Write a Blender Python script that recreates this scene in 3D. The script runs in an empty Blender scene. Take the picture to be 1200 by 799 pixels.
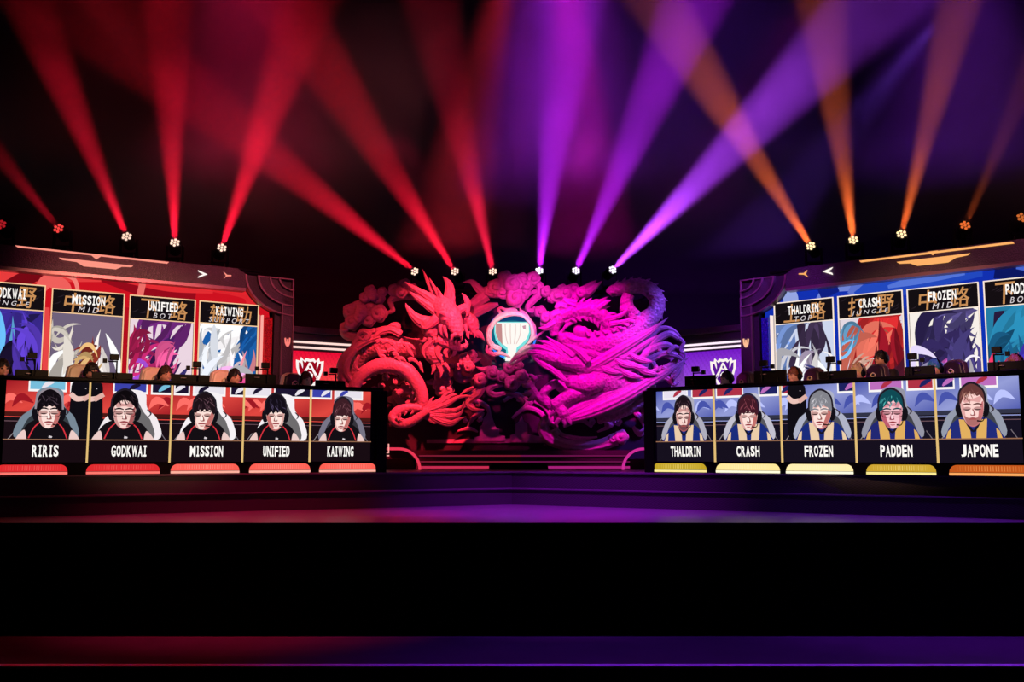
import bpy, bmesh, math, random
from mathutils import Vector, Matrix
sc = bpy.context.scene
C = sc.collection
PI = math.pi
# ------------------------------------------------------------------ camera
F = 1200 * 35 / 36                      # focal length in pixels of the 1200x799 frame
TH = math.atan((533 - 399.5) / F)       # camera pitched up
CZ = 0.718                              # camera height above the stage floor
cam = bpy.data.cameras.new('camera'); cam.lens = 35; cam.sensor_width = 36
camo = bpy.data.objects.new('camera', cam); C.objects.link(camo)
camo.location = (0, 0, CZ); camo.rotation_euler = (PI / 2 + TH, 0, 0)
cam.clip_end = 200
sc.camera = camo
# ------------------------------------------------------------------ world, exposure
w = bpy.data.worlds.new('dark_hall'); sc.world = w; w.use_nodes = True
w.node_tree.nodes['Background'].inputs[0].default_value = (.25, .05, .3, 1)
w.node_tree.nodes['Background'].inputs[1].default_value = 0.004
sc.view_settings.view_transform = 'Standard'; sc.view_settings.look = 'None'
sc.view_settings.exposure = 0; sc.view_settings.gamma = 1; sc.view_settings.use_curve_mapping = False
sc.cycles.volume_bounces = 0; sc.cycles.max_bounces = 6; sc.cycles.diffuse_bounces = 2
sc.cycles.glossy_bounces = 3; sc.cycles.sample_clamp_indirect = 3
# ------------------------------------------------------------------ stage wash lamps, out of view, and fills added to lift dim parts
def P0(x, y, Y):
    dx = (x - 600) / F; dy = (399.5 - y) / F; d = Vector((dx, math.cos(TH) - dy * math.sin(TH), math.sin(TH) + dy * math.cos(TH)))
    return Vector((0, 0, CZ)) + d * (Y / d.y)
def spot(name, loc, aim, col, watts, size, blend=.6, soft=.15):
    l = bpy.data.lights.new(name, 'SPOT'); l.energy = watts; l.color = col
    l.spot_size = math.radians(size); l.spot_blend = blend; l.shadow_soft_size = soft
    o = bpy.data.objects.new(name, l); C.objects.link(o); o.location = loc
    o.rotation_euler = (Vector(aim) - Vector(loc)).to_track_quat('-Z', 'Y').to_euler()
    return o
spot('red_wash_lamp', (0.2, 12.2, 8.2), P0(492, 428, 17.2), (1, .024, .05), 19500, 18, .85, .1)
spot('red_wash_lamp', (-5.0, 9.5, 6.2), P0(428, 385, 17.2), (1, .03, .05), 1540, 14, .9, .1)
spot('red_wash_lamp', (-1.5, 8.5, 4.3), P0(565, 375, 17.2), (1, .02, .10), 5720, 12, .9, .1)
spot('magenta_wash_lamp', (0.6, 12.2, 8.2), P0(700, 425, 17.2), (1, .0, .5), 10340, 19, .6, .1)
spot('magenta_wash_lamp', (3.6, 9.0, 6.2), P0(690, 420, 17.2), (1, .0, .66), 880, 15, .8, .1)
spot('magenta_wash_lamp', (1.0, 8.5, 4.3), P0(625, 352, 17.2), (1, .02, .5), 8200, 9, .9, .1)
spot('violet_wash_lamp', (6.0, 13.5, 6.8), P0(785, 405, 17.3), (.25, .06, 1), 3740, 19, .7, .1)
spot('white_ring_fill', (0.1, 8.6, 3.9), P0(600, 389, 17.1), (1, .74, .76), 7000, 6.2, .5, .08)  # added fill that brightens the ring around the trophy screen
spot('violet_floor_lamp', (0.6, 11.2, 8.8), (0.6, 13.0, 0), (.50, .02, 1), 12000, 34, 1)
spot('violet_floor_lamp', (5.2, 10.9, 8.6), (5.0, 11.6, 0), (.30, .02, 1), 3600, 36, .9)
spot('red_floor_lamp', (-3.2, 10.9, 8.5), (-3.0, 12.0, 0), (1, .015, .12), 6500, 34, 1)
spot('violet_apron_lamp', (1.8, 10.75, 9.0), (2.4, 9.6, -1.16), (.25, .02, 1), 2600, 56, .9)
spot('red_apron_lamp', (-4.5, 10.75, 9.0), (-4.5, 9.6, -1.16), (1, .02, .05), 700, 40, .9)
spot('violet_frame_lamp', (-0.5, 8.0, 6.5), P0(905, 360, 16.2), (.5, .05, 1), 2400, 15, .8)
spot('rose_frame_lamp', (3.5, 8.0, 7.0), (7.2, 14.5, 3.4), (1, .25, .4), 700, 24, .8)
spot('red_frame_lamp', (0.5, 8.0, 6.0), P0(215, 345, 15.6), (1, .16, .2), 1900, 30, .6)
spot('warm_key_lamp', (-0.8, 7.0, 4.4), P0(165, 440, 13.8), (1, .52, .27), 1500, 30, .5)
spot('warm_key_lamp', (0.8, 7.0, 4.4), P0(1040, 436, 13.4), (1, .5, .3), 1500, 30, .5)
spot('rose_relief_fill', (0.2, 12.5, 7.0), P0(588, 455, 17.7), (1, .02, .28), 2400, 10, .9, .1)  # added fill that lifts the low relief and the clouds before it
spot('violet_backdrop_fill', (3.5, 20.5, .6), (4.0, 23.9, 5.5), (.35, .02, 1), 700, 120, .9)  # added fill hidden behind the dragon wall, tints the back wall violet
spot('red_backdrop_fill', (-4.5, 20.5, .6), (-5.0, 23.9, 5.0), (1, .02, .12), 330, 120, .9)  # added fill hidden behind the dragon wall, tints the back wall red
# ------------------------------------------------------------------ mapping a photo pixel to the place it shows
def ray(x, y):
    dx = (x - 600) / F; dy = (399.5 - y) / F
    return Vector((dx, math.cos(TH) - dy * math.sin(TH), math.sin(TH) + dy * math.cos(TH)))
def P(x, y, Y):
    d = ray(x, y); return Vector((0, 0, CZ)) + d * (Y / d.y)
class VPlane:
    """vertical plane through two ground points; u runs along it, z is height, off is towards the audience"""
    def __init__(s, A, B):
        s.A = Vector((A[0], A[1], 0)); B = Vector((B[0], B[1], 0))
        s.u = (B - s.A).normalized(); s.L = (B - s.A).length
        s.n = Vector((s.u.y, -s.u.x, 0))
    def pt(s, u, z, off=0): return s.A + s.u * u + Vector((0, 0, z)) + s.n * off
    def uv(s, x, y, off=0):
        d = ray(x, y); o = Vector((0, 0, CZ)); a = s.A + s.n * off
        t = (a - o).dot(s.n) / d.dot(s.n); p = o + d * t
        return ((p - s.A).dot(s.u), p.z)
    def back(s, off):
        a = s.A - s.n * off; return VPlane(a, a + s.u * s.L)
# ------------------------------------------------------------------ materials
def lin(c): return tuple((v / 255 / 12.92) if v <= 10 else ((v / 255 + .055) / 1.055) ** 2.4 for v in c)
MATS = {}
def nodes(name):
    m = bpy.data.materials.new(name); m.use_nodes = True; nt = m.node_tree
    return m, nt, nt.nodes['Principled BSDF']
def mat(name, col, rough=.5, metal=0, bump=0, scale=20, var=0, kind='noise', coat=0, dist=.02):
    if name in MATS: return MATS[name]
    m, nt, b = nodes(name); c = lin(col)
    b.inputs['Roughness'].default_value = rough; b.inputs['Metallic'].default_value = metal
    b.inputs['Coat Weight'].default_value = coat
    if max(col) < 18: b.inputs['Specular IOR Level'].default_value = .12
    b.inputs['Base Color'].default_value = (*c, 1)
    tc = nt.nodes.new('ShaderNodeTexCoord')
    if kind == 'voronoi':
        t = nt.nodes.new('ShaderNodeTexVoronoi'); t.inputs['Scale'].default_value = scale; o = t.outputs['Distance']
    else:
        t = nt.nodes.new('ShaderNodeTexNoise'); t.inputs['Scale'].default_value = scale; t.inputs['Detail'].default_value = 4; o = t.outputs[0]
    nt.links.new(tc.outputs['Object'], t.inputs['Vector'])
    r = nt.nodes.new('ShaderNodeValToRGB')
    r.color_ramp.elements[0].color = (*[v * (1 - var) for v in c], 1)
    r.color_ramp.elements[1].color = (*[min(1, v * (1 + var)) for v in c], 1)
    nt.links.new(o, r.inputs[0]); nt.links.new(r.outputs[0], b.inputs['Base Color'])
    if bump:
        bp = nt.nodes.new('ShaderNodeBump'); bp.inputs['Strength'].default_value = bump; bp.inputs['Distance'].default_value = dist
        nt.links.new(o, bp.inputs['Height']); nt.links.new(bp.outputs[0], b.inputs['Normal'])
    MATS[name] = m; return m
def emi(name, col, s=1.0):
    """a surface that gives off light: lamp lens, LED strip"""
    if name in MATS: return MATS[name]
    m = bpy.data.materials.new(name); m.use_nodes = True; nt = m.node_tree; nt.nodes.clear()
    o = nt.nodes.new('ShaderNodeOutputMaterial'); e = nt.nodes.new('ShaderNodeEmission')
    e.inputs[0].default_value = (*lin(col), 1); e.inputs[1].default_value = s
    nt.links.new(e.outputs[0], o.inputs[0]); m.cycles.emission_sampling = 'NONE'
    MATS[name] = m; return m
def screen_mat():
    """LED screen: shows the printed picture held in the mesh's colour attribute"""
    m = bpy.data.materials.new('led_screen_picture'); m.use_nodes = True; nt = m.node_tree; nt.nodes.clear()
    o = nt.nodes.new('ShaderNodeOutputMaterial'); e = nt.nodes.new('ShaderNodeEmission')
    a = nt.nodes.new('ShaderNodeAttribute'); a.attribute_name = 'picture'
    nt.links.new(a.outputs['Color'], e.inputs[0]); e.inputs[1].default_value = 1.0
    nt.links.new(e.outputs[0], o.inputs[0]); m.cycles.emission_sampling = 'NONE'
    return m
SCREEN = screen_mat()
M_BLACK = mat('black_lacquer', (8, 7, 8), .3, var=.3, scale=6)
M_MATTE = mat('matte_black', (9, 8, 9), .8, var=.3, scale=9)
M_FRAME = mat('charcoal_frame', (78, 66, 74), .45, metal=.3, bump=.25, scale=60, var=.25, kind='voronoi')
M_TRIM = mat('bronze_edge', (150, 118, 122), .35, metal=.5, var=.15, scale=12)
M_PLASTIC = mat('black_plastic', (9, 8, 9), .45, var=.2, scale=30)
M_SCULPT = mat('pale_sculpted_foam', (158, 152, 152), .36, bump=.5, scale=14, var=.25, dist=.04)
M_SCALE = mat('pale_scaled_foam', (154, 148, 148), .42, bump=.6, scale=20, var=.3, kind='voronoi', dist=.03)
# ------------------------------------------------------------------ objects
def link(o, parent=None):
    C.objects.link(o)
    if parent is not None:
        o.parent = parent; o.matrix_parent_inverse = Matrix.Translation(-world_loc(parent)) if parent.rotation_euler.z == 0 else (world_mat(parent)).inverted()
    return o
def world_mat(o):
    m = Matrix.LocRotScale(o.location, o.rotation_euler, o.scale)
    return (world_mat(o.parent) @ o.matrix_parent_inverse @ m) if o.parent else m
def world_loc(o): return world_mat(o).to_translation()
def tag(o, label, cat, group=None, kind=None):
    if label: o['label'] = label
    if cat: o['category'] = cat
    if group: o['group'] = group
    if kind: o['kind'] = kind
    return o
def thing(name, loc, label, cat, group=None):
    o = bpy.data.objects.new(name, None); C.objects.link(o); o.location = loc; o.empty_display_size = .1
    return tag(o, label, cat, group)
def mesh(name, vs, fs, m, parent=None, smooth=False):
    me = bpy.data.meshes.new(name); me.from_pydata([tuple(v) for v in vs], [], fs)
    if m: me.materials.append(m)
    me.update()
    if smooth: me.polygons.foreach_set('use_smooth', [True] * len(me.polygons))
    return link(bpy.data.objects.new(name, me), parent)
def extr(name, pl, pts, off0, off1, m, parent=None, bevel=0):
    """outline given on a vertical plane, as a solid between two offsets"""
    n = len(pts); a = sum(pts[i][0] * pts[(i + 1) % n][1] - pts[(i + 1) % n][0] * pts[i][1] for i in range(n))
    if a < 0: pts = pts[::-1]
    vs = [pl.pt(u, z, off1) for u, z in pts] + [pl.pt(u, z, off0) for u, z in pts]
    fs = [tuple(range(n)), tuple(range(2 * n - 1, n - 1, -1))] + [(i, n + i, n + (i + 1) % n, (i + 1) % n) for i in range(n)]
    o = mesh(name, vs, fs, m, parent)
    if bevel:
        bv = o.modifiers.new('bevel', 'BEVEL'); bv.width = bevel; bv.segments = 2; bv.limit_method = 'ANGLE'
    return o
def rect(u0, z0, u1, z1): return [(u0, z0), (u1, z0), (u1, z1), (u0, z1)]
def boxes(name, specs, m, parent=None, bevel=0):
    """axis boxes (x0,y0,z0,x1,y1,z1) of one rigid part"""
    vs, fs = [], []
    for x0, y0, z0, x1, y1, z1 in specs:
        b = len(vs)
        vs += [(x, y, z) for z in (z0, z1) for y in (y0, y1) for x in (x0, x1)]
        fs += [tuple(b + i for i in f) for f in ((0, 2, 3, 1), (4, 5, 7, 6), (0, 1, 5, 4), (2, 6, 7, 3), (0, 4, 6, 2), (1, 3, 7, 5))]
    o = mesh(name, vs, fs, m, parent)
    if bevel:
        bv = o.modifiers.new('bevel', 'BEVEL'); bv.width = bevel; bv.segments = 2
    return o
def cat(pts, n=6, closed=False):
    """Catmull-Rom through points of any dimension"""
    N = len(pts); out = []
    for i in range(N if closed else N - 1):
        if closed: p = [pts[(i + k - 1) % N] for k in range(4)]
        else: p = [pts[min(max(i + k - 1, 0), N - 1)] for k in range(4)]
        for j in range(n):
            t = j / n
            out.append(tuple(.5 * (2 * b + (c - a) * t + (2 * a - 5 * b + 4 * c - d) * t * t + (3 * b - a - 3 * c + d) * t ** 3) for a, b, c, d in zip(*p)))
    if not closed: out.append(tuple(pts[-1]))
    return out
def sweep(name, cs, rs, m, parent=None, sides=10, flat=1.0, side=Vector((0, 1, 0)), smooth=True, flute=0, nf=5):
    """tapered tube along world points"""
    vs, fs = [], []; n = len(cs)
    for i, c in enumerate(cs):
        t = (cs[min(i + 1, n - 1)] - cs[max(i - 1, 0)])
        t = t.normalized() if t.length > 1e-9 else Vector((1, 0, 0))
        a = t.cross(side); a = a.normalized() if a.length > 1e-4 else Vector((1, 0, 0)); b = a.cross(t).normalized()
        for k in range(sides):
            g = 2 * PI * k / sides
            vs.append(c + (a * math.cos(g) + b * math.sin(g) * flat) * max(rs[i], 1e-4) * (1 - flute * (.5 + .5 * math.cos(nf * g)) ** 2))
    for i in range(n - 1):
        for k in range(sides):
            fs.append((i * sides + k, i * sides + (k + 1) % sides, (i + 1) * sides + (k + 1) % sides, (i + 1) * sides + k))
    fs.append(tuple(range(sides - 1, -1, -1))); fs.append(tuple(range((n - 1) * sides, n * sides)))
    return mesh(name, vs, fs, m, parent, smooth)
def rod(name, a, b, r, m, parent=None, sides=8): return sweep(name, [Vector(a), Vector(b)], [r, r], m, parent, sides, smooth=False)
def cyl(name, c, axis, r0, r1, h, m, parent=None, sides=16):
    axis = Vector(axis).normalized(); c = Vector(c)
    sd = Vector((0, 1, 0)) if abs(axis.y) < .9 else Vector((1, 0, 0))
    return sweep(name, [c, c + axis * h], [r0, r1], m, parent, sides, side=sd, smooth=False)
# ------------------------------------------------------------------ flat pictures on screens
class Art:
    def __init__(s, pl, off): s.pl = pl; s.off = off; s.vs = []; s.fs = []; s.cols = []; s.k = 0; s.clip = None
    def poly(s, pts, col, cols=None):
        """pts are (u, z) on the plane; each new shape lies a hair above the last"""
        b = len(s.vs); n = len(pts)
        a = sum(pts[i][0] * pts[(i + 1) % n][1] - pts[(i + 1) % n][0] * pts[i][1] for i in range(n))
        if a < 0: pts = pts[::-1]; cols = cols[::-1] if cols else None
        s.vs += [s.pl.pt(u, z, s.off + s.k * .00012) for u, z in pts]; s.k += 1
        s.fs.append(tuple(range(b, b + n)))
        s.cols += [lin(c) for c in (cols or [col] * n)]
    def stroke(s, pts, ws, col, n=6):
        q = cat([(p[0], p[1], wd) for p, wd in zip(pts, ws)], n); L, R = [], []
        for i, (x, y, wd) in enumerate(q):
            x0, y0, _ = q[max(i - 1, 0)]; x1, y1, _ = q[min(i + 1, len(q) - 1)]
            l = math.hypot(x1 - x0, y1 - y0) or 1; nx, ny = -(y1 - y0) / l, (x1 - x0) / l
            L.append((x + nx * wd / 2, y + ny * wd / 2)); R.append((x - nx * wd / 2, y - ny * wd / 2))
        if s.clip: c = s.clip; L, R = ([(min(max(u, c[0]), c[2]), min(max(z, c[1]), c[3])) for u, z in S_] for S_ in (L, R))
        b = len(s.vs); m_ = len(q)
        s.vs += [s.pl.pt(u, z, s.off + s.k * .00012) for u, z in L + R]; s.k += 1
        for i in range(m_ - 1): s.fs.append((b + i, b + m_ + i, b + m_ + i + 1, b + i + 1))
        s.cols += [lin(col)] * (2 * m_)
    def build(s, name, parent):
        o = mesh(name, s.vs, s.fs, SCREEN, parent)
        at = o.data.attributes.new('picture', 'FLOAT_COLOR', 'POINT')
        at.data.foreach_set('color', [v for c in s.cols for v in (*c, 1)])
        return o
def ell(cx, cy, rx, ry, n=20, a0=0, a1=2 * PI): return [(cx + rx * math.cos(a0 + (a1 - a0) * i / n), cy + ry * math.sin(a0 + (a1 - a0) * i / n)) for i in range(n)]
def glyph(ch, shear=0, bold=0):
    """one character's flat outline mesh as (vertices, faces), scaled to a unit cell"""
    if ch in 'I1':                          # slab-serifed stroke, as on the stage screens
        bars = [(.34, 0, .66, 1), (.1, 0, .9, .17), (.1 if ch == 'I' else .14, .83, .9 if ch == 'I' else .6, 1)]
        vs, fs = [], []
        for x0, y0, x1, y1 in bars: b = len(vs); vs += [(x0, y0), (x1, y0), (x1, y1), (x0, y1)]; fs.append((b, b + 1, b + 2, b + 3))
        return [(x + shear * y, y) for x, y in vs], fs
    cu = bpy.data.curves.new('work', 'FONT'); cu.body = ch; cu.offset = bold; cu.fill_mode = 'FRONT'; cu.resolution_u = 3
    t = bpy.data.objects.new('work', cu); C.objects.link(t)
    me = bpy.data.meshes.new_from_object(t.evaluated_get(bpy.context.evaluated_depsgraph_get())); bpy.data.objects.remove(t)
    xs = [v.co.x for v in me.vertices]; ys = [v.co.y for v in me.vertices]; x0, x1, y0, y1 = min(xs), max(xs), min(ys), max(ys)
    vs = [((v.co.x - x0) / (x1 - x0), (v.co.y - y0) / (y1 - y0)) for v in me.vertices]; fs = [tuple(p.vertices) for p in me.polygons]; bpy.data.meshes.remove(me)
    return [(x + shear * y, y) for x, y in vs], fs
def word(name, body, pl, u, z, off, wid, hgt, m, parent, bold=.03, gap=.16):
    """condensed lettering: every character takes an equal cell, M and W a wider one"""
    ws = [1.3 if c in 'MW' else (.82 if c in 'I1' else 1) for c in body]; tot = sum(ws) + gap * (len(body) - 1); s = wid / tot; x = u - wid / 2
    vs, fs = [], []
    for c, w_ in zip(body, ws):
        gv, gf = glyph(c, bold=bold); b = len(vs); vs += [pl.pt(x + a * w_ * s, z + (y - .5) * hgt, off) for a, y in gv]; fs += [tuple(b + i for i in f) for f in gf]; x += (w_ + gap) * s
    return mesh(name, vs, fs, m, parent)
def text(name, body, pl, u, z, off, wid, hgt, m, parent, shear=0, bold=0, space=1.0, fit=True):
    """lettering centred on (u,z) of a plane, fitted to a width and a cap height"""
    cu = bpy.data.curves.new(name, 'FONT'); cu.body = body; cu.align_x = 'LEFT'; cu.shear = shear; cu.offset = bold
    cu.space_character = space; cu.extrude = 0; cu.fill_mode = 'FRONT'; cu.resolution_u = 3
    t = bpy.data.objects.new(name, cu); C.objects.link(t)
    dg = bpy.context.evaluated_depsgraph_get(); me = bpy.data.meshes.new_from_object(t.evaluated_get(dg))
    bpy.data.objects.remove(t); me.name = name
    xs = [v.co.x for v in me.vertices]; ys = [v.co.y for v in me.vertices]
    if not xs: return None
    x0, x1, y0, y1 = min(xs), max(xs), min(ys), max(ys)
    sx = wid / (x1 - x0); sy = hgt / (y1 - y0)
    for v in me.vertices:
        p = pl.pt(u + (v.co.x - (x0 + x1) / 2) * sx, z + (v.co.y - (y0 + y1) / 2) * sy, off); v.co = p
    me.materials.clear(); me.materials.append(m); me.update()
    return link(bpy.data.objects.new(name, me), parent)
# ================================================================== the hall and the stage
PZ = .466                                # player platform height
M_FLOOR = mat('glossy_stage_floor', (92, 84, 92), .3, var=.35, scale=2.2, bump=.04)
M_APRON = mat('dark_apron_floor', (60, 52, 62), .45, var=.4, scale=3)
def weave():
    m, nt, b = nodes('woven_riser_cloth'); b.inputs['Roughness'].default_value = .75
    tc = nt.nodes.new('ShaderNodeTexCoord'); wv = nt.nodes.new('ShaderNodeTexWave'); wv.wave_type = 'BANDS'; wv.bands_direction = 'DIAGONAL'
    wv.inputs['Scale'].default_value = 30; wv.inputs['Distortion'].default_value = 2.5; wv.inputs['Detail Scale'].default_value = 9
    r = nt.nodes.new('ShaderNodeValToRGB'); r.color_ramp.elements[0].color = (.010, .008, .012, 1); r.color_ramp.elements[1].color = (.055, .045, .06, 1)
    nt.links.new(tc.outputs['Object'], wv.inputs[0]); nt.links.new(wv.outputs[0], r.inputs[0]); nt.links.new(r.outputs[0], b.inputs[0])
    return m
M_WEAVE = weave()
def slab(name, plan, z0, z1, m, label, catg=None, parent=None):
    n = len(plan); vs = [(x, y, z1) for x, y in plan] + [(x, y, z0) for x, y in plan]
    fs = [tuple(range(n)), tuple(range(2 * n - 1, n - 1, -1))] + [(i, n + i, n + (i + 1) % n, (i + 1) % n) for i in range(n)]
    o = mesh(name, vs, fs, m, parent); return tag(o, label, catg, kind='structure') if parent is None else o
WX = 15
floor = slab('floor', [(-WX, -6), (WX, -6), (WX, 24), (-WX, 24)], -1.9, -1.8, M_MATTE, 'black hall floor below the stage', 'floor')
slab('wall_back', [(-WX, 23.9), (WX, 23.9), (WX, 24.1), (-WX, 24.1)], -1.8, 12, mat('black_drape', (20, 17, 21), .95, bump=.3, scale=3, var=.3), 'black draped wall behind the stage', 'wall')
slab('wall_left', [(-WX - .2, -6), (-WX, -6), (-WX, 24), (-WX - .2, 24)], -1.8, 12, M_MATTE, 'black side wall of the hall beyond the red-lit screen', 'wall')
slab('wall_right', [(WX, -6), (WX + .2, -6), (WX + .2, 24), (WX, 24)], -1.8, 12, M_MATTE, 'black side wall of the hall beyond the blue screen', 'wall')
slab('ceiling', [(-WX, -6), (WX, -6), (WX, 24), (-WX, 24)], 12, 12.2, M_MATTE, 'black hall ceiling above the light beams', 'ceiling')
SY = 10.72                               # front edge of the stage
AY = 9.16                                # front edge of the apron
slab('floor_apron', [(-11, AY), (11, AY), (11, SY), (-11, SY)], -1.79, -1.16, M_APRON, 'low dark apron in front of the stage', 'floor')
ap = bpy.data.objects['floor_apron']
slab('nosing', [(-11, AY - .012), (11, AY - .012), (11, AY + .06), (-11, AY + .06)], -1.175, -1.148, mat('pale_glint_edge', (245, 238, 245), .5, metal=.1, var=.5, scale=3), None, parent=ap)  # the edge's bright glint is put into the strip's near-white colour
stage = slab('floor_stage', [(-11, SY), (11, SY), (11, 15.6), (-11, 15.6)], -1.79, 0, M_FLOOR, 'dark glossy stage floor between the front edge and the steps', 'floor')
slab('front_fascia', [(-11, SY - .03), (11, SY - .03), (11, SY - .002), (-11, SY - .002)], -1.155, -.02, mat('black_fascia_cloth', (3, 3, 3), .95), None, parent=stage)
slab('nosing', [(-11, SY - .035), (11, SY - .035), (11, SY + .02), (-11, SY + .02)], -.02, .004, mat('stage_edge_strip', (70, 62, 74), .3, metal=.5, var=.2, scale=4), None, parent=stage)
# V-shaped platform with two steps; its corner lies at the stage centre
VC = 14.65
SLL, SLR = .50, .585                     # how fast each wing comes towards the audience
def vplan(c, back):
    return [(-10.5, c - 10.5 * SLL), (0, c), (10.5, c - 10.5 * SLR), (10.5, back), (-10.5, back)]
step = slab('floor_step', vplan(VC, 22), 0.001, .233, M_WEAVE, 'lower woven-faced step of the stage', 'step')
slab('nosing', [(-10.5, VC - 10.5 * SLL - .02), (0, VC - .02), (10.5, VC - 10.5 * SLR - .02), (10.5, VC - 10.5 * SLR + .06), (0, VC + .06), (-10.5, VC - 10.5 * SLL + .06)], .222, .238, mat('step_nosing', (96, 84, 100), .4, metal=.1, var=.2, scale=5), None, parent=step)
plat = slab('floor_platform', vplan(VC + .3, 22), .2335, PZ, M_WEAVE, 'upper platform that carries the desks and the dragon wall', 'platform')
slab('deck', vplan(VC + .29, 22), PZ, PZ + .004, M_FLOOR, None, parent=plat)
slab('nosing', [(-10.5, VC + .28 - 10.5 * SLL), (0, VC + .28), (10.5, VC + .28 - 10.5 * SLR), (10.5, VC + .36 - 10.5 * SLR), (0, VC + .36), (-10.5, VC + .36 - 10.5 * SLL)], PZ - .012, PZ + .008, MATS['step_nosing'], None, parent=plat)
PZ += .004
# ------------------------------------------------------------------ planes of the set
def gp(x, D): return P(x, 533, D)[:2]
DESK_L = VPlane(gp(0, 11.9), gp(440, 14.2))
DESK_R = VPlane(gp(765, 14.2), gp(1200, 11.2))
WALL_L = VPlane(gp(0, 14.25), gp(270, 16.0))
WALL_R = VPlane(gp(938, 16.0), gp(1200, 13.89))
# ================================================================== player desks with LED fronts
WHITE = emi('white_lettering', (255, 250, 245), 1.05)
GOLD = emi('gold_divider_light', (228, 190, 120), 1.0)
def portrait(A, u0, z0, u1, z1, o):
    """a seated player on camera, in the panel's own 0..1 space"""
    W, H = u1 - u0, z1 - z0
    def q(pts): return [(u0 + min(max(x, 0), 1) * W, z0 + min(max(y, 0), 1) * H) for x, y in pts]
    def bl(pts, col, n=5): A.poly(q(cat(pts, n, True)), col)
    def st(pts, ws, col): A.stroke([(u0 + x * W, z0 + y * H) for x, y in pts], [v * W for v in ws], col)
    rnd = random.Random(o['seed'])
    def rc(x0, y0, x1, y1, col): A.poly(q([(x0, y0), (x1, y0), (x1, y1), (x0, y1)]), col)
    hi, lo, dk = o['bg']
    rc(0, 0, 1, 1, dk)
    A.poly(q([(0, .42), (1, .42), (1, 1), (0, 1)]), hi, cols=[hi, lo, hi, lo])
    for k in range(5):                      # the big screen behind: bottoms of its cards
        x = rnd.uniform(-.2, .9); st([(x, .55), (x + .1, .72), (x + .25, .62)], [.005, .1, .01], lo if k % 2 else [min(255, v + 40) for v in hi])
    for k, (x0, x1) in enumerate(o['cards']):
        rc(x0, .82, x1, 1, (250, 246, 246)); rc(x0 + .02, .86, x1 - .02, 1, o['cc'][k % len(o['cc'])])
        xm = x0 + (x1 - x0) * rnd.uniform(.3, .7)
        st([(xm - .06, .88), (xm, .95), (xm + .08, .99)], [.02, .06, .02], o['cc'][(k + 1) % len(o['cc'])])
    rc(0, .40, 1, .47, [v // 3 for v in hi]); rc(0, .33, 1, .40, (22, 16, 22))
    st([(0, .385), (.5, .375), (1, .37)], [.012] * 3, hi); st([(0, .31), (1, .30)], [.008] * 2, (120, 90, 100))
    st([(.05, 0), (.13, .14)], [.01, .01], (150, 140, 145)); st([(.95, 0), (.88, .14)], [.01, .01], (120, 110, 120))
    cx, cy, t = o['c'][0], o['c'][1], o.get('t', 0)
    if o.get('bystander') is not None:      # a standing figure with folded arms behind
        bx = o['bystander']
        bl([(bx - .13, .7), (bx - .1, 1.02), (bx + .1, 1.02), (bx + .13, .7), (bx + .12, .05), (bx - .12, .05)], (16, 13, 20))
        st([(bx - .13, .8), (bx - .05, .71), (bx + .09, .74)], [.06, .07, .05], (236, 196, 186)); st([(bx + .14, .8), (bx + .03, .7)], [.06, .06], (224, 176, 166))
        st([(bx + .045, .9), (bx + .06, .895)], [.012, .012], (190, 180, 190))
    hw, hh = .135 * o.get('s', 1), .27 * o.get('s', 1)
    if o['chair']:
        cc = o['chair']; ox = o.get('chx', 0)
        bl([(cx + ox - .34, .0), (cx + ox - .33, .34), (cx + ox - .17, .56), (cx + ox - .13, .82), (cx + ox, .90), (cx + ox + .17, .84), (cx + ox + .2, .58), (cx + ox + .34, .36), (cx + ox + .34, 0)], cc)
        bl([(cx + ox - .27, .0), (cx + ox - .25, .30), (cx + ox - .12, .5), (cx + ox + .02, .78), (cx + ox + .16, .5), (cx + ox + .26, .32), (cx + ox + .27, 0)], [int(v * .45) for v in cc])
        st([(cx + ox + .2, .55), (cx + ox + .25, .48), (cx + ox + .22, .42)], [.012, .02, .008], (60, 50, 60))
    # shirt
    sh, s2, ln = o['shirt']
    bl([(cx - .36, -.12), (cx - .33, .08), (cx - .24, .27), (cx - .1, .36), (cx + .1, .36), (cx + .24, .27), (cx + .33, .08), (cx + .36, -.12)], sh)
    if s2:
        for k in (-1, 1): A.poly(q([(cx + k * .05, .30), (cx + k * .17, .32), (cx + k * .15, 0), (cx + k * .03, 0)]), s2); A.poly(q([(cx + k * .27, .17), (cx + k * .31, .12), (cx + k * .34, 0), (cx + k * .28, 0)]), s2)
        st([(cx - .1, .32), (cx, .12), (cx + .1, .32)], [.022, .03, .022], (24, 22, 40))
    else:
        for k in (-1, 1): st([(cx + k * .09, .31), (cx + k * .17, .2), (cx + k * .23, .02)], [.014, .016, .016], ln)
        st([(cx - .1, .33), (cx, .22), (cx + .1, .33)], [.014, .018, .014], ln)
        for k in (-1, 1): bl([(cx + k * .28, .16), (cx + k * .36, .06), (cx + k * .38, -.05), (cx + k * .26, -.05)], (238, 205, 200))
        st([(cx + .01, .05), (cx + .05, .04)], [.03, .02], (215, 205, 210))
    sk, sd = o['skin']
    # ear cups behind, neck, face
    for k in (-1, 1): bl([(cx + t * .2 + k * (hw + .045), cy + .1), (cx + t * .2 + k * (hw + .07), cy), (cx + t * .2 + k * (hw + .04), cy - .13), (cx + k * (hw - .02), cy - .1), (cx + k * (hw - .02), cy + .1)], (20, 17, 24))
    bl([(cx - .08, cy - .1), (cx + .08, cy - .1), (cx + .085, .26), (cx, .19), (cx - .085, .26)], sd)
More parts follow.
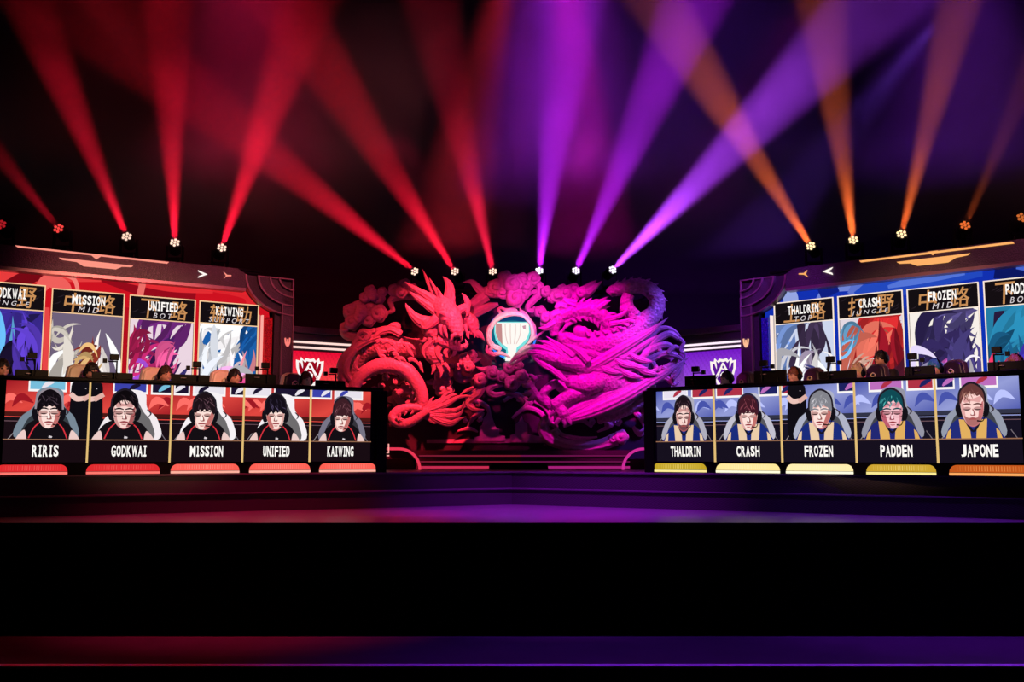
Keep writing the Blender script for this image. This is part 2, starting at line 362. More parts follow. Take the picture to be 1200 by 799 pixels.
    f = [(cx - hw, cy + .14), (cx - hw * .96, cy - .06), (cx - hw * .62 + t, cy - hh * .8), (cx + t, cy - hh), (cx + hw * .62 + t, cy - hh * .8), (cx + hw * .96, cy - .06), (cx + hw, cy + .14), (cx + .06, cy + .27), (cx - .06, cy + .27)]
    bl(f, sk)
    md_ = [int(v * .5 + w * .5) for v, w in zip(sk, sd)]
    for e in (-1, 1): bl([(cx + e * hw * .98, cy + .1), (cx + e * hw * .72, cy + .02), (cx + e * hw * .62 + t, cy - .12), (cx + e * hw * .3 + t, cy - hh * .9), (cx + e * hw * .62 + t, cy - hh * .8), (cx + e * hw * .95, cy - .06)], md_)
    bl([(cx - hw * .8, cy + .2), (cx, cy + .16), (cx + hw * .8, cy + .2), (cx + hw * .7, cy + .1), (cx, cy + .12), (cx - hw * .7, cy + .1)], md_)
    k = o.get('shade', 1)                   # cheek turned from the light
    bl([(cx + k * hw * .97, cy + .12), (cx + k * hw * .6, cy + .0), (cx + k * hw * .5 + t, cy - .12), (cx + k * hw * .2 + t, cy - hh * .92), (cx + k * hw * .66 + t, cy - hh * .76), (cx + k * hw * .95, cy - .06)], sd)
    for e in (-1, 1):                       # eye sockets, lids, brows
        ex = cx + e * hw * .48 + t * .8
        bl([(ex - .05, cy + .005), (ex, cy + .03), (ex + .05, cy + .008), (ex + .02, cy - .03), (ex - .03, cy - .028)], [int(v * .35 + w * .5) for v, w in zip(sd, sk)])
        st([(ex - .04, cy - .012), (ex, cy - .02), (ex + .04, cy - .012)], [.006, .014, .006], (40, 20, 24))
        st([(ex - .055, cy + .06), (ex, cy + .078), (ex + .055, cy + .06)], [.012, .02, .012], o['hair'][0])
        if o.get('glasses'): st([(ex - .06, cy + .02), (ex - .05, cy - .06), (ex + .05, cy - .06), (ex + .065, cy + .02), (ex, cy + .03), (ex - .06, cy + .02)], [.008] * 6, (18, 12, 16))
    nx = cx + t
    bl([(nx + k * .005, cy + .0), (nx + k * .03, cy - .07), (nx + k * .032, cy - .115), (nx - k * .025, cy - .11), (nx - k * .004, cy - .05)], [int(v * .8) for v in sd])
    bl([(nx - .012, cy - .03), (nx + .008, cy - .04), (nx + .012, cy - .095), (nx - .015, cy - .095)], [min(255, v + 18) for v in sk])
    st([(nx - .05, cy - .165), (nx, cy - .158), (nx + .05, cy - .165)], [.012, .022, .012], (150, 50, 60))
    st([(nx - .03, cy - .2), (nx, cy - .205), (nx + .03, cy - .2)], [.008, .014, .008], sd)
    if o.get('beard'): bl([(nx - hw * .75, cy - .12), (nx - .05, cy - .15), (nx + .05, cy - .15), (nx + hw * .75, cy - .12), (nx + hw * .5, cy - hh * .88), (nx, cy - hh * 1.03), (nx - hw * .5, cy - hh * .88)], o['beard']); st([(nx - .045, cy - .175), (nx, cy - .17), (nx + .045, cy - .175)], [.01, .018, .01], (170, 80, 80))
    # hair with fringe and lit strands
    hd, hl = o['hair']; fr = o['fringe']
    top = [(cx - hw * 1.12, cy + .06), (cx - hw * 1.2, cy + .2), (cx - hw * .7, cy + .36), (cx + .01, cy + .41), (cx + hw * .75, cy + .36), (cx + hw * 1.2, cy + .2), (cx + hw * 1.1, cy + .05)]
    n = len(fr); low = [(cx + hw * (.95 - 1.9 * i / (n - 1)), cy + v) for i, v in enumerate(fr)]
    A.poly(q(cat(top, 5) + low), hd)
    for i in range(16):
        a = rnd.uniform(-1, .9); y_ = rnd.uniform(.16, .34); L = rnd.uniform(.04, .11); tw = rnd.uniform(-.05, .08)
        f_ = rnd.uniform(.1, .9); c_ = [int(x + (y - x) * f_) for x, y in zip(hd, hl)]
        st([(cx + a * hw * .75, cy + y_), (cx + a * hw * .85 + tw * .6, cy + y_ - L * .5), (cx + a * hw * .9 + tw, cy + y_ - L)], [.003, rnd.uniform(.006, .016), .003], c_)
    # headset band, microphone
    st([(cx - hw * 1.22, cy + .06), (cx - hw * 1.02, cy + .3), (cx, cy + .425), (cx + hw * 1.02, cy + .3), (cx + hw * 1.22, cy + .06)], [.024, .024, .028, .024, .024], o.get('band', (34, 28, 38)))
    st([(cx + hw * 1.15, cy - .06), (cx + hw * .9, cy - .2), (nx + .05, cy - .2)], [.012, .012, .02], (18, 14, 18))
def desk(pl, name, label, xs, xe, names, ppl, lights, lcol, face_tone, zt, zb):
    o = thing(name, pl.pt((pl.uv(xs, 530)[0] + pl.uv(xe, 530)[0]) / 2, PZ, -.4), label, 'desk')
    ua, ub = pl.uv(xs, 530)[0], pl.uv(xe, 530)[0]
    extr('work_top', pl, rect(ua, PZ + .70, ub, PZ + .74), -.95, -.03, M_BLACK, o, .006)
    for u in (ua + .02, ua + (ub - ua) * (.53 if pl is DESK_L else .6), ub - .06): extr('side_panel', pl, rect(u, PZ, u + .04, PZ + .70), -.9, -.03, M_BLACK, o)
    extr('front_board', pl, rect(ua, PZ + .005, ub, zt - .012), -.03, 0, mat('dark_screen_board', (13, 8, 14), .3, var=.2, scale=5), o)
    extr('top_rail', pl, rect(ua - .02, zt - .012, ub + .02, zt + .03), -.06, .03, M_BLACK, o, .006)
    for k in (0, 1):
        u = (ua, ub)[k]; e = .09 if (k == 1) == (pl is DESK_L) else .05
        extr('end_post', pl, rect(u - e * .9, PZ, u + e * .9, zt - .014), -.08, .035, M_BLACK, o, .008)
    zp = pl.uv(470 if pl is DESK_L else 735, 517.5)[1]
    zp = .905
    us = [pl.uv(x, 517)[0] for x in names['x']]
    for i, (nm, pp) in enumerate(zip(names['n'], ppl)):
        u0, u1 = us[i], us[i + 1]
        pn = extr('portrait_panel', pl, rect(u0, zb, u1, zt - .03), 0, .012, mat('screen_glass', (12, 9, 14), .2), o)
        A = Art(pl, .013); A.clip = (u0 + .006, zp, u1 - .006, zt - .03); portrait(A, u0 + .006, zp, u1 - .006, zt - .03, pp); A.build('portrait_picture', pn)
        B = Art(pl, .0128); B.poly(rect(u0 + .004, zb + .006, u1 - .004, zp), face_tone); B.build('name_plate', pn)
        word('lettering', nm, pl, (u0 + u1) / 2 + names['dx'][i], (zp + zb) / 2 + .005, .016, names['w'][i], .14, WHITE, pn, bold=.035)
        extr('gold_line', pl, rect(u0, zp - .008, u1, zp + .004), .012, .03, emi('gold_line_light', (170, 120, 90), .8), pn)
        if 0 < i: extr('divider', pl, rect(u0 - .011, zb, u0 + .011, zt - .03), .012, .034, GOLD, o)
    for i, (x0, x1) in enumerate(lights):
        a, b = pl.uv(x0, 550)[0], pl.uv(x1, 550)[0]; z0, z1 = PZ + .012, zb - .02; r = min(.085, (z1 - z0) * .8)
        shp = [(a, z0 + .038), (b, z0 + .038)] + [(b - r + r * math.cos(g), z1 - r + r * math.sin(g)) for g in [PI / 2 * k / 6 for k in range(7)]] + [(a + r - r * math.sin(g), z1 - r + r * math.cos(g)) for g in [PI / 2 * k / 6 for k in range(7)]]
        bz = extr('base_light', pl, shp, -.01, .02, emi('base_light_%d_%d' % (xs, i), lcol[i][0], lcol[i][2]), o)
        extr('lower_strip', pl, rect(a, z0, b, z0 + .03), -.01, .03, emi('base_strip_%d_%d' % (xs, i), lcol[i][1], lcol[i][2]), bz)
        G = Art(pl, .0215); n = 26; c0, c1 = lcol[i][0], lcol[i][1]
        for k in range(1, n): uu = a + .06 + (b - a - .12) * k / n; G.poly(rect(uu - .004, z0 + .05, uu + .004, z1 - .012), [int(x + (y - x) * (.15 + .5 * math.sin(k / n * PI))) for x, y in zip(c0, c1)])
        G.build('light_rib', bz)
    return o
BLK = ((20, 15, 20), None, (214, 50, 62))
BLU = ((26, 44, 124), (236, 206, 170), None)
SK = ((255, 226, 218), (196, 112, 108)); SK2 = ((250, 214, 206), (170, 92, 94))
RBG = ((226, 72, 64), (158, 24, 36), (26, 14, 20)); BBG = ((150, 158, 216), (72, 84, 172), (22, 18, 34))
RC = [(60, 66, 170), (28, 20, 48), (120, 190, 220), (232, 226, 236)]; BC = [(232, 226, 240), (176, 50, 70), (30, 34, 96), (190, 110, 190)]
DH = ((18, 12, 18), (92, 74, 88))
ppl_l = [dict(seed=1, bg=RBG, cards=[(.26, .72), (.76, 1.02)], cc=RC[2:] + RC, c=(.52, .46), chair=(120, 136, 150), chx=-.02, shirt=BLK, skin=SK, hair=DH, fringe=[.02, .06, .12, .1, .13, .09, .12, .05, .02], glasses=1, bystander=.9, band=(150, 140, 150)),
         dict(seed=2, bg=RBG, cards=[(.27, .7), (.74, 1.02)], cc=RC, c=(.42, .48), chair=(244, 236, 240), chx=.08, shirt=BLK, skin=SK2, hair=((14, 9, 13), (56, 40, 48)), fringe=[.1, .16, .2, .22, .23, .22, .2, .16, .1], glasses=1, shade=1, bystander=.02),
         dict(seed=3, bg=RBG, cards=[(.02, .24), (.28, .74), (.8, 1.02)], cc=[RC[1], RC[3]], c=(.45, .47), t=-.03, chair=(248, 242, 246), chx=.06, shirt=BLK, skin=SK, hair=((30, 18, 24), (130, 90, 104)), fringe=[.0, .08, .1, .05, .11, .06, .1, .06, .03]),
         dict(seed=4, bg=RBG, cards=[(.0, .4), (.44, 1.02)], cc=[RC[3], RC[1]], c=(.47, .49), t=.01, chair=(248, 242, 246), chx=.1, shirt=BLK, skin=SK, hair=((20, 14, 24), (96, 84, 120)), fringe=[.03, .05, .1, .04, .09, .02, .07, .03, -.02], shade=-1),
         dict(seed=5, bg=RBG, cards=[(.0, .34), (.38, .86)], cc=[RC[0], RC[3]], c=(.52, .45), t=-.02, s=.95, chair=(120, 116, 134), shirt=BLK, skin=SK, hair=((62, 30, 38), (170, 110, 120)), fringe=[.02, .06, .04, .08, .03, .07, .05, .06, .0])]
ppl_r = [dict(seed=6, bg=BBG, cards=[(.12, .56), (.62, 1.02)], cc=BC, c=(.48, .47), chair=(176, 174, 190), shirt=BLU, skin=SK2, hair=((30, 18, 26), (110, 80, 96)), fringe=[.13, .19, .22, .23, .23, .23, .2, .17, .1], beard=(120, 72, 78), s=.92),
         dict(seed=7, bg=BBG, cards=[(.02, .45), (.68, .98)], cc=BC[1:], c=(.52, .46), chair=(196, 194, 208), shirt=BLU, skin=SK, hair=((66, 26, 38), (190, 96, 110)), fringe=[.0, .06, .04, .1, .05, .09, .03, .08, .0], t=0, band=(40, 34, 60)),
         dict(seed=8, bg=BBG, cards=[(.0, .18), (.78, 1.02)], cc=BC[1:], c=(.55, .48), t=-.02, chair=(176, 180, 200), shirt=BLU, skin=SK, hair=((132, 132, 140), (236, 234, 240)), fringe=[.02, .1, .12, .15, .08, .14, .1, .12, .04], bystander=.22),
         dict(seed=9, bg=BBG, cards=[(.18, .62), (.66, 1.0)], cc=[BC[3], BC[1], BC[2]], c=(.46, .45), t=.01, chair=(150, 150, 166), shirt=((34, 40, 116), (226, 176, 96), None), skin=((250, 196, 204), (190, 92, 110)), hair=((16, 74, 84), (96, 210, 204)), fringe=[.12, .2, .16, .22, .18, .2, .14, .1, .02], glasses=1, shade=-1),
         dict(seed=10, bg=BBG, cards=[(.0, .24), (.3, .76)], cc=[BC[2], BC[3], BC[1]], c=(.44, .49), t=.0, chair=(150, 156, 172), shirt=((34, 44, 122), (226, 176, 96), None), skin=((255, 214, 208), (200, 116, 118)), hair=((104, 58, 56), (226, 170, 150)), fringe=[.16, .22, .2, .24, .23, .25, .22, .2, .1], beard=(176, 110, 108))]
ZT, ZB = 1.64, .622
RED = ((226, 44, 48), (255, 120, 110)); RED2 = ((255, 96, 84), (255, 176, 158))
desk_l = desk(DESK_L, 'player_desk', 'long black desk with five portrait screens and red glowing base lights', -34, 446,
     dict(x=(3, 102.5, 199, 284, 362.5, 434), n=('RIRIS', 'GODKWAI', 'M1SSION', 'UNIFIED', 'KAIWING'), w=(.29, .42, .42, .36, .38), dx=(0, 0, 0, .0, 0)),
     ppl_l, ((-6, 79), (101, 187), (200, 280), (292, 363), (374, 440)), ((*RED, 1), (*RED, 1), (*RED2, 1), (*RED2, 1.05), (*RED2, 1)), (24, 12, 18), ZT, ZB)
desk_r = desk(DESK_R, 'player_desk', 'long black desk with five portrait screens and golden glowing base lights', 762, 1240,
     dict(x=(770, 838.5, 917, 1004, 1099, 1199), n=('THALDRIN', 'CRASH', 'FROZEN', 'PADDEN', 'JAPONE'), w=(.46, .33, .37, .38, .40), dx=(0, 0, 0, 0, 0)),
     ppl_r, ((766, 828), (840, 914), (922, 1000), (1016, 1097), (1113, 1212)),
     (((196, 164, 40), (255, 236, 150), 1), ((255, 226, 150), (255, 250, 214), 1.1), ((255, 232, 170), (255, 250, 220), 1.1), ((206, 164, 50), (255, 236, 150), 1), ((196, 88, 30), (255, 170, 96), 1)), (22, 16, 30), ZT, ZB)
# ================================================================== big angled screens with player cards
def swoosh_picture(A, q, spec, seed):
    """a plain stand-in picture: loose sweeping strokes in the card's own colours. q maps card 0..1 space to the plane"""
    rnd = random.Random(seed); bg, marks = spec
    A.poly([q(0, 0), q(1, 0), q(1, 1), q(0, 1)], bg)
    cl = lambda v: min(max(v, .01), .99)
    for (x, y, r, ang, col, n) in marks:
        for k in range(int(n * 2.3)):
            a = ang + rnd.uniform(-.5, .5); L = r * rnd.uniform(.7, 1.3); cx, cy = x + rnd.uniform(-.5, .5) * r * .8, y + rnd.uniform(-.5, .5) * r * .8
            bend = rnd.uniform(-.5, .5) * L
            pts = []
            for t in (-1, -.4, .2, .7, 1):
                px = cx + math.cos(a) * L * t * .6 - math.sin(a) * bend * (1 - t * t); py = cy + math.sin(a) * L * t * .6 + math.cos(a) * bend * (1 - t * t)
                pts.append(q(cl(px), cl(py)))
            wd = math.dist(q(0, 0), q(1, 0)) * r * rnd.uniform(.1, .38)
            ws = [.002, wd * .8, wd, wd * .5, .002]
            v = rnd.uniform(.7, 1.2); A.stroke(pts, ws, [min(255, int(c * v)) for c in col], 5)
GOLDB = (206, 146, 90)
def card(pl, parent, quad, hb, nm, role, glyph, spec, seed, border, sub):
    """quad: TL, TR pixel; hb: pixel y of header bottom at the TL side; zb: card bottom height"""
    (x0, y0), (x1, y1) = quad
    ua, za = pl.uv(x0, y0); ub, zb_ = pl.uv(x1, y1); ztop = (za + zb_) / 2
    zh = pl.uv(*hb)[1]; zbot = sub
    cd = extr('player_card', pl, rect(ua, zbot, ub, ztop), .0, .012, mat('card_backing', (24, 18, 24), .4), parent)
    t = .022; W = ub - ua
    # picture field and black header
    A = Art(pl, .0135)
    q = lambda x, y: (ua + t + (W - 2 * t) * x, zbot + t + (zh - zbot - t) * y)
    A.clip = (ua + t * .6, zbot, ub - t * .6, zh); swoosh_picture(A, q, spec, seed); A.build('picture', cd)
    Hd = Art(pl, .028); Hd.poly(rect(ua + t, zh, ub - t, ztop - t), (20, 14, 18))
    rnd = random.Random(seed); hh = ztop - t - zh
    for k in range(9):
        x = ua + t + rnd.uniform(0, .86) * W; z = zh + rnd.uniform(.1, .8) * hh
        Hd.stroke([(x, z), (x + .06 * W, z + .06 * hh), (x + .1 * W, z + .16 * hh)], [.001, .012, .001], (44, 34, 42))
    Hd.build('header', cd)
    if glyph:
        g1 = text('brush_lettering', glyph[0], pl, ua + W * .30, zh + hh * .5, .030, W * .27, hh * .86, emi('gold_brush', GOLDB, .95), cd, bold=.008, shear=.1)
        text('brush_lettering', glyph[1], pl, ua + W * .74, zh + hh * .5, .030, W * .27, hh * .86, emi('gold_brush', GOLDB, .95), cd, bold=.008, shear=.1)
    word('lettering', nm, pl, ua + W * .5, zh + hh * .63, .032, W * min(.062 * len(nm) + .02, .56), hh * .42, WHITE, cd, bold=.03)
    text('role_lettering', role, pl, ua + W * .5, zh + hh * .2, .032, W * (.095 * len(role) if len(role) < 7 else .68), hh * .24, emi('pale_lettering', (226, 216, 220), 1), cd, shear=.25, space=1.6)
    bm = emi('card_border_' + border, dict(warm=(255, 210, 160), cream=(255, 236, 220))[border], 1.0)
    for r in (rect(ua, ztop - t * .6, ub, ztop), rect(ua, zbot, ub, zbot + t * .6), rect(ua, zh - t * .3, ub, zh + t * .3), rect(ua, zbot, ua + t * .6, ztop), rect(ub - t * .6, zbot, ub, ztop)):
        extr('card_border', pl, r, .012, .036, bm, cd)
def arc_pts(cx, cz, r, a0, a1, n=10): return [(cx + r * math.cos(math.radians(a0 + (a1 - a0) * i / n)), cz + r * math.sin(math.radians(a0 + (a1 - a0) * i / n))) for i in range(n + 1)]
def big_screen(pl, sgn, name, label, ue, uo, bgd, bgm, cards, lampc, edge_x, border):
    """ue: u of the frame's inner (stage-centre) end, uo: u of its outer end beyond the picture; sgn +1 when the centre lies at larger u"""
    ZTOP = 3.72
    o = thing(name, pl.pt((ue + uo) / 2, PZ, -.2), label, 'screen')
    def X(d): return ue - sgn * d                      # distance d from the inner end
    # backing and picture surface
    extr('backing', pl, rect(X(.3), PZ, uo, ZTOP - .3), -.35, -.03, M_MATTE, o)
    zi = ZTOP - .34                                   # lower edge of the top beam
    r1 = .46
    outline = [(X(.32), PZ), (uo, PZ), (uo, zi), (X(.80), zi)] + [(X(.80 - .45 * math.sin(g)), zi - .40 * (1 - math.cos(g))) for g in [PI / 2 * k / 8 for k in range(9)]]
    A = Art(pl, -.02); A.poly(outline, bgd)
    lo, hi = min(uo, ue), max(uo, ue)
    inside = lambda u, z: (min(max(u, min(uo, X(.66))), max(uo, X(.66))), min(max(z, PZ), zi))
    for pts, ws, col in bgm: A.stroke([inside(*pl.uv(x, y)) for x, y in pts], ws, col)
    A.build('led_picture', o)
    # frame: top beam, stepped corner with concentric arcs, side post
    e = .97
    xb = X(.80)
    extr('top_beam', pl, [(xb, ZTOP - .33), (uo, ZTOP - .33), (uo, ZTOP), (X(.96), ZTOP), (X(.80), ZTOP - .09)], -.3, .16, M_FRAME, o, .012)
    extr('beam_lip', pl, [(X(.82), zi - .03), (uo, zi - .03), (uo, zi + .02), (X(.82), zi + .02)], .0, .19, M_TRIM, o)
    AU, AZ = 1.22, .92
    C0 = (X(0), ZTOP - .09)                            # arcs are centred on the outer corner
    def ring(d0, d1):
        a = (180, 270) if sgn > 0 else (0, -90)
        return [(C0[0] + (u - C0[0]) * AU, C0[1] + (z - C0[1]) * AZ) for u, z in arc_pts(C0[0], C0[1], d1, *a, 14) + arc_pts(C0[0], C0[1], d0, *a, 14)[::-1]]
    extr('corner_arc', pl, ring(.50, .68), -.3, .10, mat('dark_frame', (52, 44, 52), .5, bump=.2, scale=60, var=.25, kind='voronoi'), o)
    extr('corner_arc', pl, ring(.34, .50), -.3, .15, M_FRAME, o)
    extr('corner_arc', pl, ring(.21, .34), -.3, .11, M_FRAME, o)
    extr('corner_arc', pl, ring(.015, .21), -.3, .07, MATS['dark_frame'], o)
    for d in (.21, .34, .50, .67): extr('arc_edge', pl, ring(d - .012, d + .012), .06, .175, M_TRIM, o)
    zc = ZTOP - .09
    for r in (rect(X(0), zc - .31, X(.025), zc), rect(X(0), zc - .02, X(.62), zc)): extr('corner_edge', pl, r, -.28, .16, M_TRIM, o)
    zs = zc - .78
    extr('side_post', pl, [(X(.0), PZ), (X(.0), zc - .31), (X(.20), zc - .31), (X(.20), PZ)], -.3, .15, M_FRAME, o, .01)
    extr('side_post', pl, [(X(.20), PZ), (X(.20), zc - .45), (X(.30), zc - .56), (X(.30), PZ)], -.3, .09, MATS['dark_frame'], o)
    extr('side_edge', pl, rect(X(.0), PZ, X(.018), zc - .31), .1, .18, M_TRIM, o)
    extr('side_edge', pl, rect(X(.185), PZ, X(.205), zc - .42), .1, .17, M_TRIM, o)
    extr('side_post', pl, rect(uo, PZ, uo + (-sgn) * .3, ZTOP - .05), -.3, .15, M_FRAME, o, .01)
    # glowing columns inside the post
    ci = X(.36)
    extr('grille_column', pl, rect(X(.32), PZ + .1, X(.44), zs + .12), -.02, .06, mat('grille_' + border, bgd, .4, bump=.6, scale=40, var=.6, kind='voronoi'), o)
    extr('light_column', pl, rect(X(.47), PZ + .1, X(.495), zs + .15), -.02, .05, emi('column_light_' + border, lampc[1], 1), o)
    extr('light_column', pl, rect(X(.53), PZ + .1, X(.545), zs + .15), -.02, .05, emi('column_light2_' + border, [int(v * .75) for v in lampc[1]], 1), o)
    # lamps on the top beam
    pz = lambda x, y: pl.uv(x, y, .17)
    L1, L2 = emi('beam_lamp_' + border, lampc[0], 1), emi('chevron_' + border, (255, 244, 236), 1.05)
    return o, pz, L1, L2
spotcol = dict(
 c0=((34, 26, 78), [(.55, .75, .6, .8, (70, 50, 170), 8), (.2, .5, .5, 1.2, (96, 170, 220), 5), (.6, .3, .5, .2, (28, 18, 50), 7), (.8, .6, .4, 1.9, (90, 60, 190), 5), (.2, .2, .25, .5, (190, 60, 160), 4)]),
 c1=((112, 98, 124), [(.2, .8, .3, .1, (232, 222, 210), 3), (.25, .45, .42, 1.2, (240, 230, 220), 5), (.75, .45, .42, 1.9, (236, 226, 222), 5), (.5, .55, .3, .6, (124, 44, 34), 6), (.5, .5, .22, .3, (206, 166, 110), 4), (.45, .2, .6, .2, (156, 24, 34), 6), (.7, .12, .4, .4, (60, 24, 44), 4), (.2, .08, .3, .2, (220, 190, 180), 3)]),
 c2=((236, 214, 226), [(.5, .8, .5, .6, (110, 40, 120), 6), (.55, .55, .4, 1.2, (70, 30, 96), 6), (.3, .5, .4, .4, (190, 40, 110), 5), (.6, .6, .25, .8, (230, 90, 150), 4), (.25, .25, .4, .2, (150, 70, 190), 6), (.7, .2, .4, .6, (70, 60, 140), 4), (.1, .7, .3, .8, (168, 30, 80), 4), (.4, .06, .4, .1, (226, 90, 190), 3)]),
 c3=((28, 96, 170), [(.35, .8, .6, .3, (248, 244, 246), 9), (.2, .6, .4, 1.2, (236, 240, 250), 6), (.85, .85, .3, .9, (22, 80, 150), 3), (.62, .5, .26, 1.3, (250, 226, 232), 5), (.8, .5, .25, .9, (214, 130, 140), 3), (.35, .25, .5, .1, (222, 160, 210), 6), (.7, .25, .35, .4, (206, 70, 130), 4), (.8, .1, .5, .3, (240, 236, 244), 5), (.1, .35, .3, .5, (24, 90, 160), 3)]),
 d0=((206, 214, 238), [(.2, .8, .5, .3, (120, 150, 214), 5), (.55, .75, .45, 1.4, (66, 50, 80), 5), (.55, .5, .3, 1.2, (160, 146, 170), 5), (.3, .3, .5, .8, (240, 238, 248), 6), (.75, .3, .4, 2.0, (246, 240, 240), 5), (.6, .25, .35, 2.2, (58, 60, 120), 3), (.2, .2, .4, .4, (96, 110, 180), 4)]),
 d1=((226, 216, 226), [(.6, .8, .6, .7, (206, 44, 46), 9), (.4, .55, .5, .8, (222, 110, 92), 7), (.35, .5, .2, .4, (250, 200, 180), 4), (.75, .55, .4, 1.6, (150, 24, 40), 6), (.1, .8, .3, .6, (110, 170, 214), 4), (.8, .2, .5, .5, (74, 22, 40), 6), (.4, .2, .4, .3, (190, 60, 80), 5)]),
 d2=((248, 240, 232), [(.35, .8, .4, 1.2, (56, 46, 96), 5), (.7, .85, .4, .2, (84, 74, 130), 5), (.5, .55, .5, .5, (52, 40, 92), 8), (.45, .38, .22, .9, (206, 90, 190), 4), (.8, .5, .4, 1.8, (70, 60, 120), 6), (.2, .2, .5, .3, (196, 184, 226), 6), (.7, .15, .5, 2.4, (120, 90, 180), 6), (.85, .3, .25, .8, (236, 228, 240), 3)]),
 d3=((40, 26, 60), [(.45, .75, .6, .7, (40, 130, 170), 9), (.3, .5, .4, .9, (26, 90, 130), 6), (.7, .35, .5, .6, (70, 56, 190), 6), (.15, .2, .4, 1.3, (214, 50, 90), 6), (.5, .15, .4, .4, (150, 90, 200), 4)]))
RB = (206, 18, 32)
bgm_l = [([(-20, 330), (40, 318), (120, 312)], [.2, .3, .1], (232, 60, 60)), ([(0, 345), (40, 322), (75, 312)], [.25, .2, .05], (120, 8, 20)),
 ([(120, 316), (180, 335), (230, 345)], [.1, .4, .2], (150, 10, 26)), ([(150, 330), (200, 335), (250, 342)], [.05, .18, .05], (228, 44, 50)),
 ([(44, 345), (56, 329), (74, 335), (80, 350)], [.12, .2, .2, .12], (240, 96, 92)), ([(60, 318), (86, 326), (92, 345)], [.02, .06, .05], (246, 130, 120)),
 ([(168, 326), (164, 350), (166, 372)], [.1, .1, .1], (238, 110, 104)), ([(54, 360), (55, 400), (54, 440)], [.1, .1, .1], (232, 70, 70)), ([(148, 360), (147, 400), (146, 440)], [.08] * 3, (180, 14, 30)),
 ([(250, 340), (290, 344), (305, 365)], [.05, .2, .1], (222, 36, 44)), ([(306, 390), (312, 420), (304, 440)], [.1, .12, .1], (150, 8, 28)), ([(304, 425), (318, 410)], [.05, .05], (246, 80, 80))]
bgm_r = [([(921, 334), (926, 350), (928, 372)], [.22, .26, .2], (150, 166, 226)), ([(1000, 318), (975, 335), (960, 352)], [.22, .22, .15], (112, 132, 214)),
 ([(1040, 310), (1010, 330), (995, 345)], [.12, .2, .1], (92, 114, 206)), ([(1150, 300), (1060, 320), (1005, 352)], [.2, .5, .3], (34, 72, 190)),
 ([(1130, 318), (1080, 326), (1040, 336)], [.1, .16, .05], (84, 116, 216)), ([(1165, 300), (1180, 316), (1195, 330)], [.3, .3, .3], (12, 22, 96)), ([(1190, 296), (1205, 312)], [.1, .14], (70, 100, 206)),
 ([(980, 325), (960, 345)], [.2, .2], (14, 30, 128)), ([(1150, 350), (1151, 390), (1154, 440)], [.08] * 3, (12, 50, 180)), ([(904, 400), (906, 430), (905, 450)], [.2, .25, .2], (12, 18, 70)),
 ([(1061, 360), (1062, 400), (1066, 440)], [.06] * 3, (14, 40, 150))]
CB = 1.30
ueL = WALL_L.uv(343, 400, .15)[0]; uoL = WALL_L.uv(-70, 400)[0]
bigL, pz, L1, L2 = big_screen(WALL_L, 1, 'big_screen', 'huge angled red screen with four player cards and stepped frame', ueL, uoL, RB, bgm_l, None, ((255, 150, 132), (255, 170, 160)), None, 'warm')
def lamps(pl, o, pz, L1, L2, line, tri, plate, chev, fork):
    (xa, ya), (xb, yb) = line
    def quad(pts): return [pz(*p) for p in pts]
    extr('line_lamp', pl, quad([(xa, ya), (xb, yb), (xb - (2 if xb > xa else -2), yb + 1.9), (xa + 3, ya + 1.9 + (yb - ya) * .015)]), .155, .175, L1, o)
    extr('notch_lamp', pl, quad(tri), .155, .18, L1, o)
    extr('plate_lamp', pl, quad(plate), .155, .185, L1, o)
    extr('chevron', pl, quad(chev), .155, .18, L2, o)
    extr('chevron', pl, quad(fork), .155, .18, L1, o)
lamps(WALL_L, bigL, pz, L1, L2, ((18, 287.5), (198, 307)), [(107, 299), (119, 300), (113, 304)], [(69, 302), (156, 311.5), (154, 313), (143, 312.5), (136, 315.5), (98, 312), (90, 307), (73, 304.5)],
      [(232, 316.5), (243, 321.5), (232, 325.5), (233, 323.5), (238, 321.2), (233, 318.5)], [(262, 318.5), (266, 322), (271, 322.3), (271, 323.5), (266, 323.6), (262, 326.5), (265, 323)])
for qd, hb, nm, rl, gl, sp, sd in ((((-31, 328), (53.5, 334.5)), (20, 362.5), 'GODKWAI', 'JUNGLE', '打野', 'c0', 11), (((61, 337), (146, 345)), (61, 365.5), 'M1SSION', 'MID', '中路', 'c1', 12),
        (((152, 345), (229, 352)), (152, 373), 'UNIFIED', 'BOT', '下路', 'c2', 13), (((233.5, 352), (303, 358)), (233.5, 378), 'KAIWING', 'SUPPORT', '辅助', 'c3', 14)):
    card(WALL_L, bigL, qd, hb, nm, rl, gl, spotcol[sp], sd, 'warm', CB)
ueR = WALL_R.uv(869, 400, .15)[0]; uoR = WALL_R.uv(1290, 400)[0]
bigR, pz, L1, L2 = big_screen(WALL_R, -1, 'big_screen', 'huge angled blue screen with four player cards and stepped frame', ueR, uoR, (18, 48, 176), bgm_r, None, ((255, 178, 104), (255, 236, 226)), None, 'cream')
lamps(WALL_R, bigR, pz, L1, L2, ((1186, 283), (1007, 305.5)), [(1087, 295), (1099, 293.5), (1093, 299)], [(1137, 296.8), (1051, 307), (1054, 309), (1066, 308.5), (1075, 311.5), (1111, 307.5), (1120, 302), (1134, 299)],
      [(976, 313), (964, 318.3), (976, 322), (975, 319.5), (970, 317.8), (974, 315.5)], [(946, 316.5), (942, 320), (936, 320.3), (936, 321.5), (942, 321.8), (947, 324.5), (944, 321)])
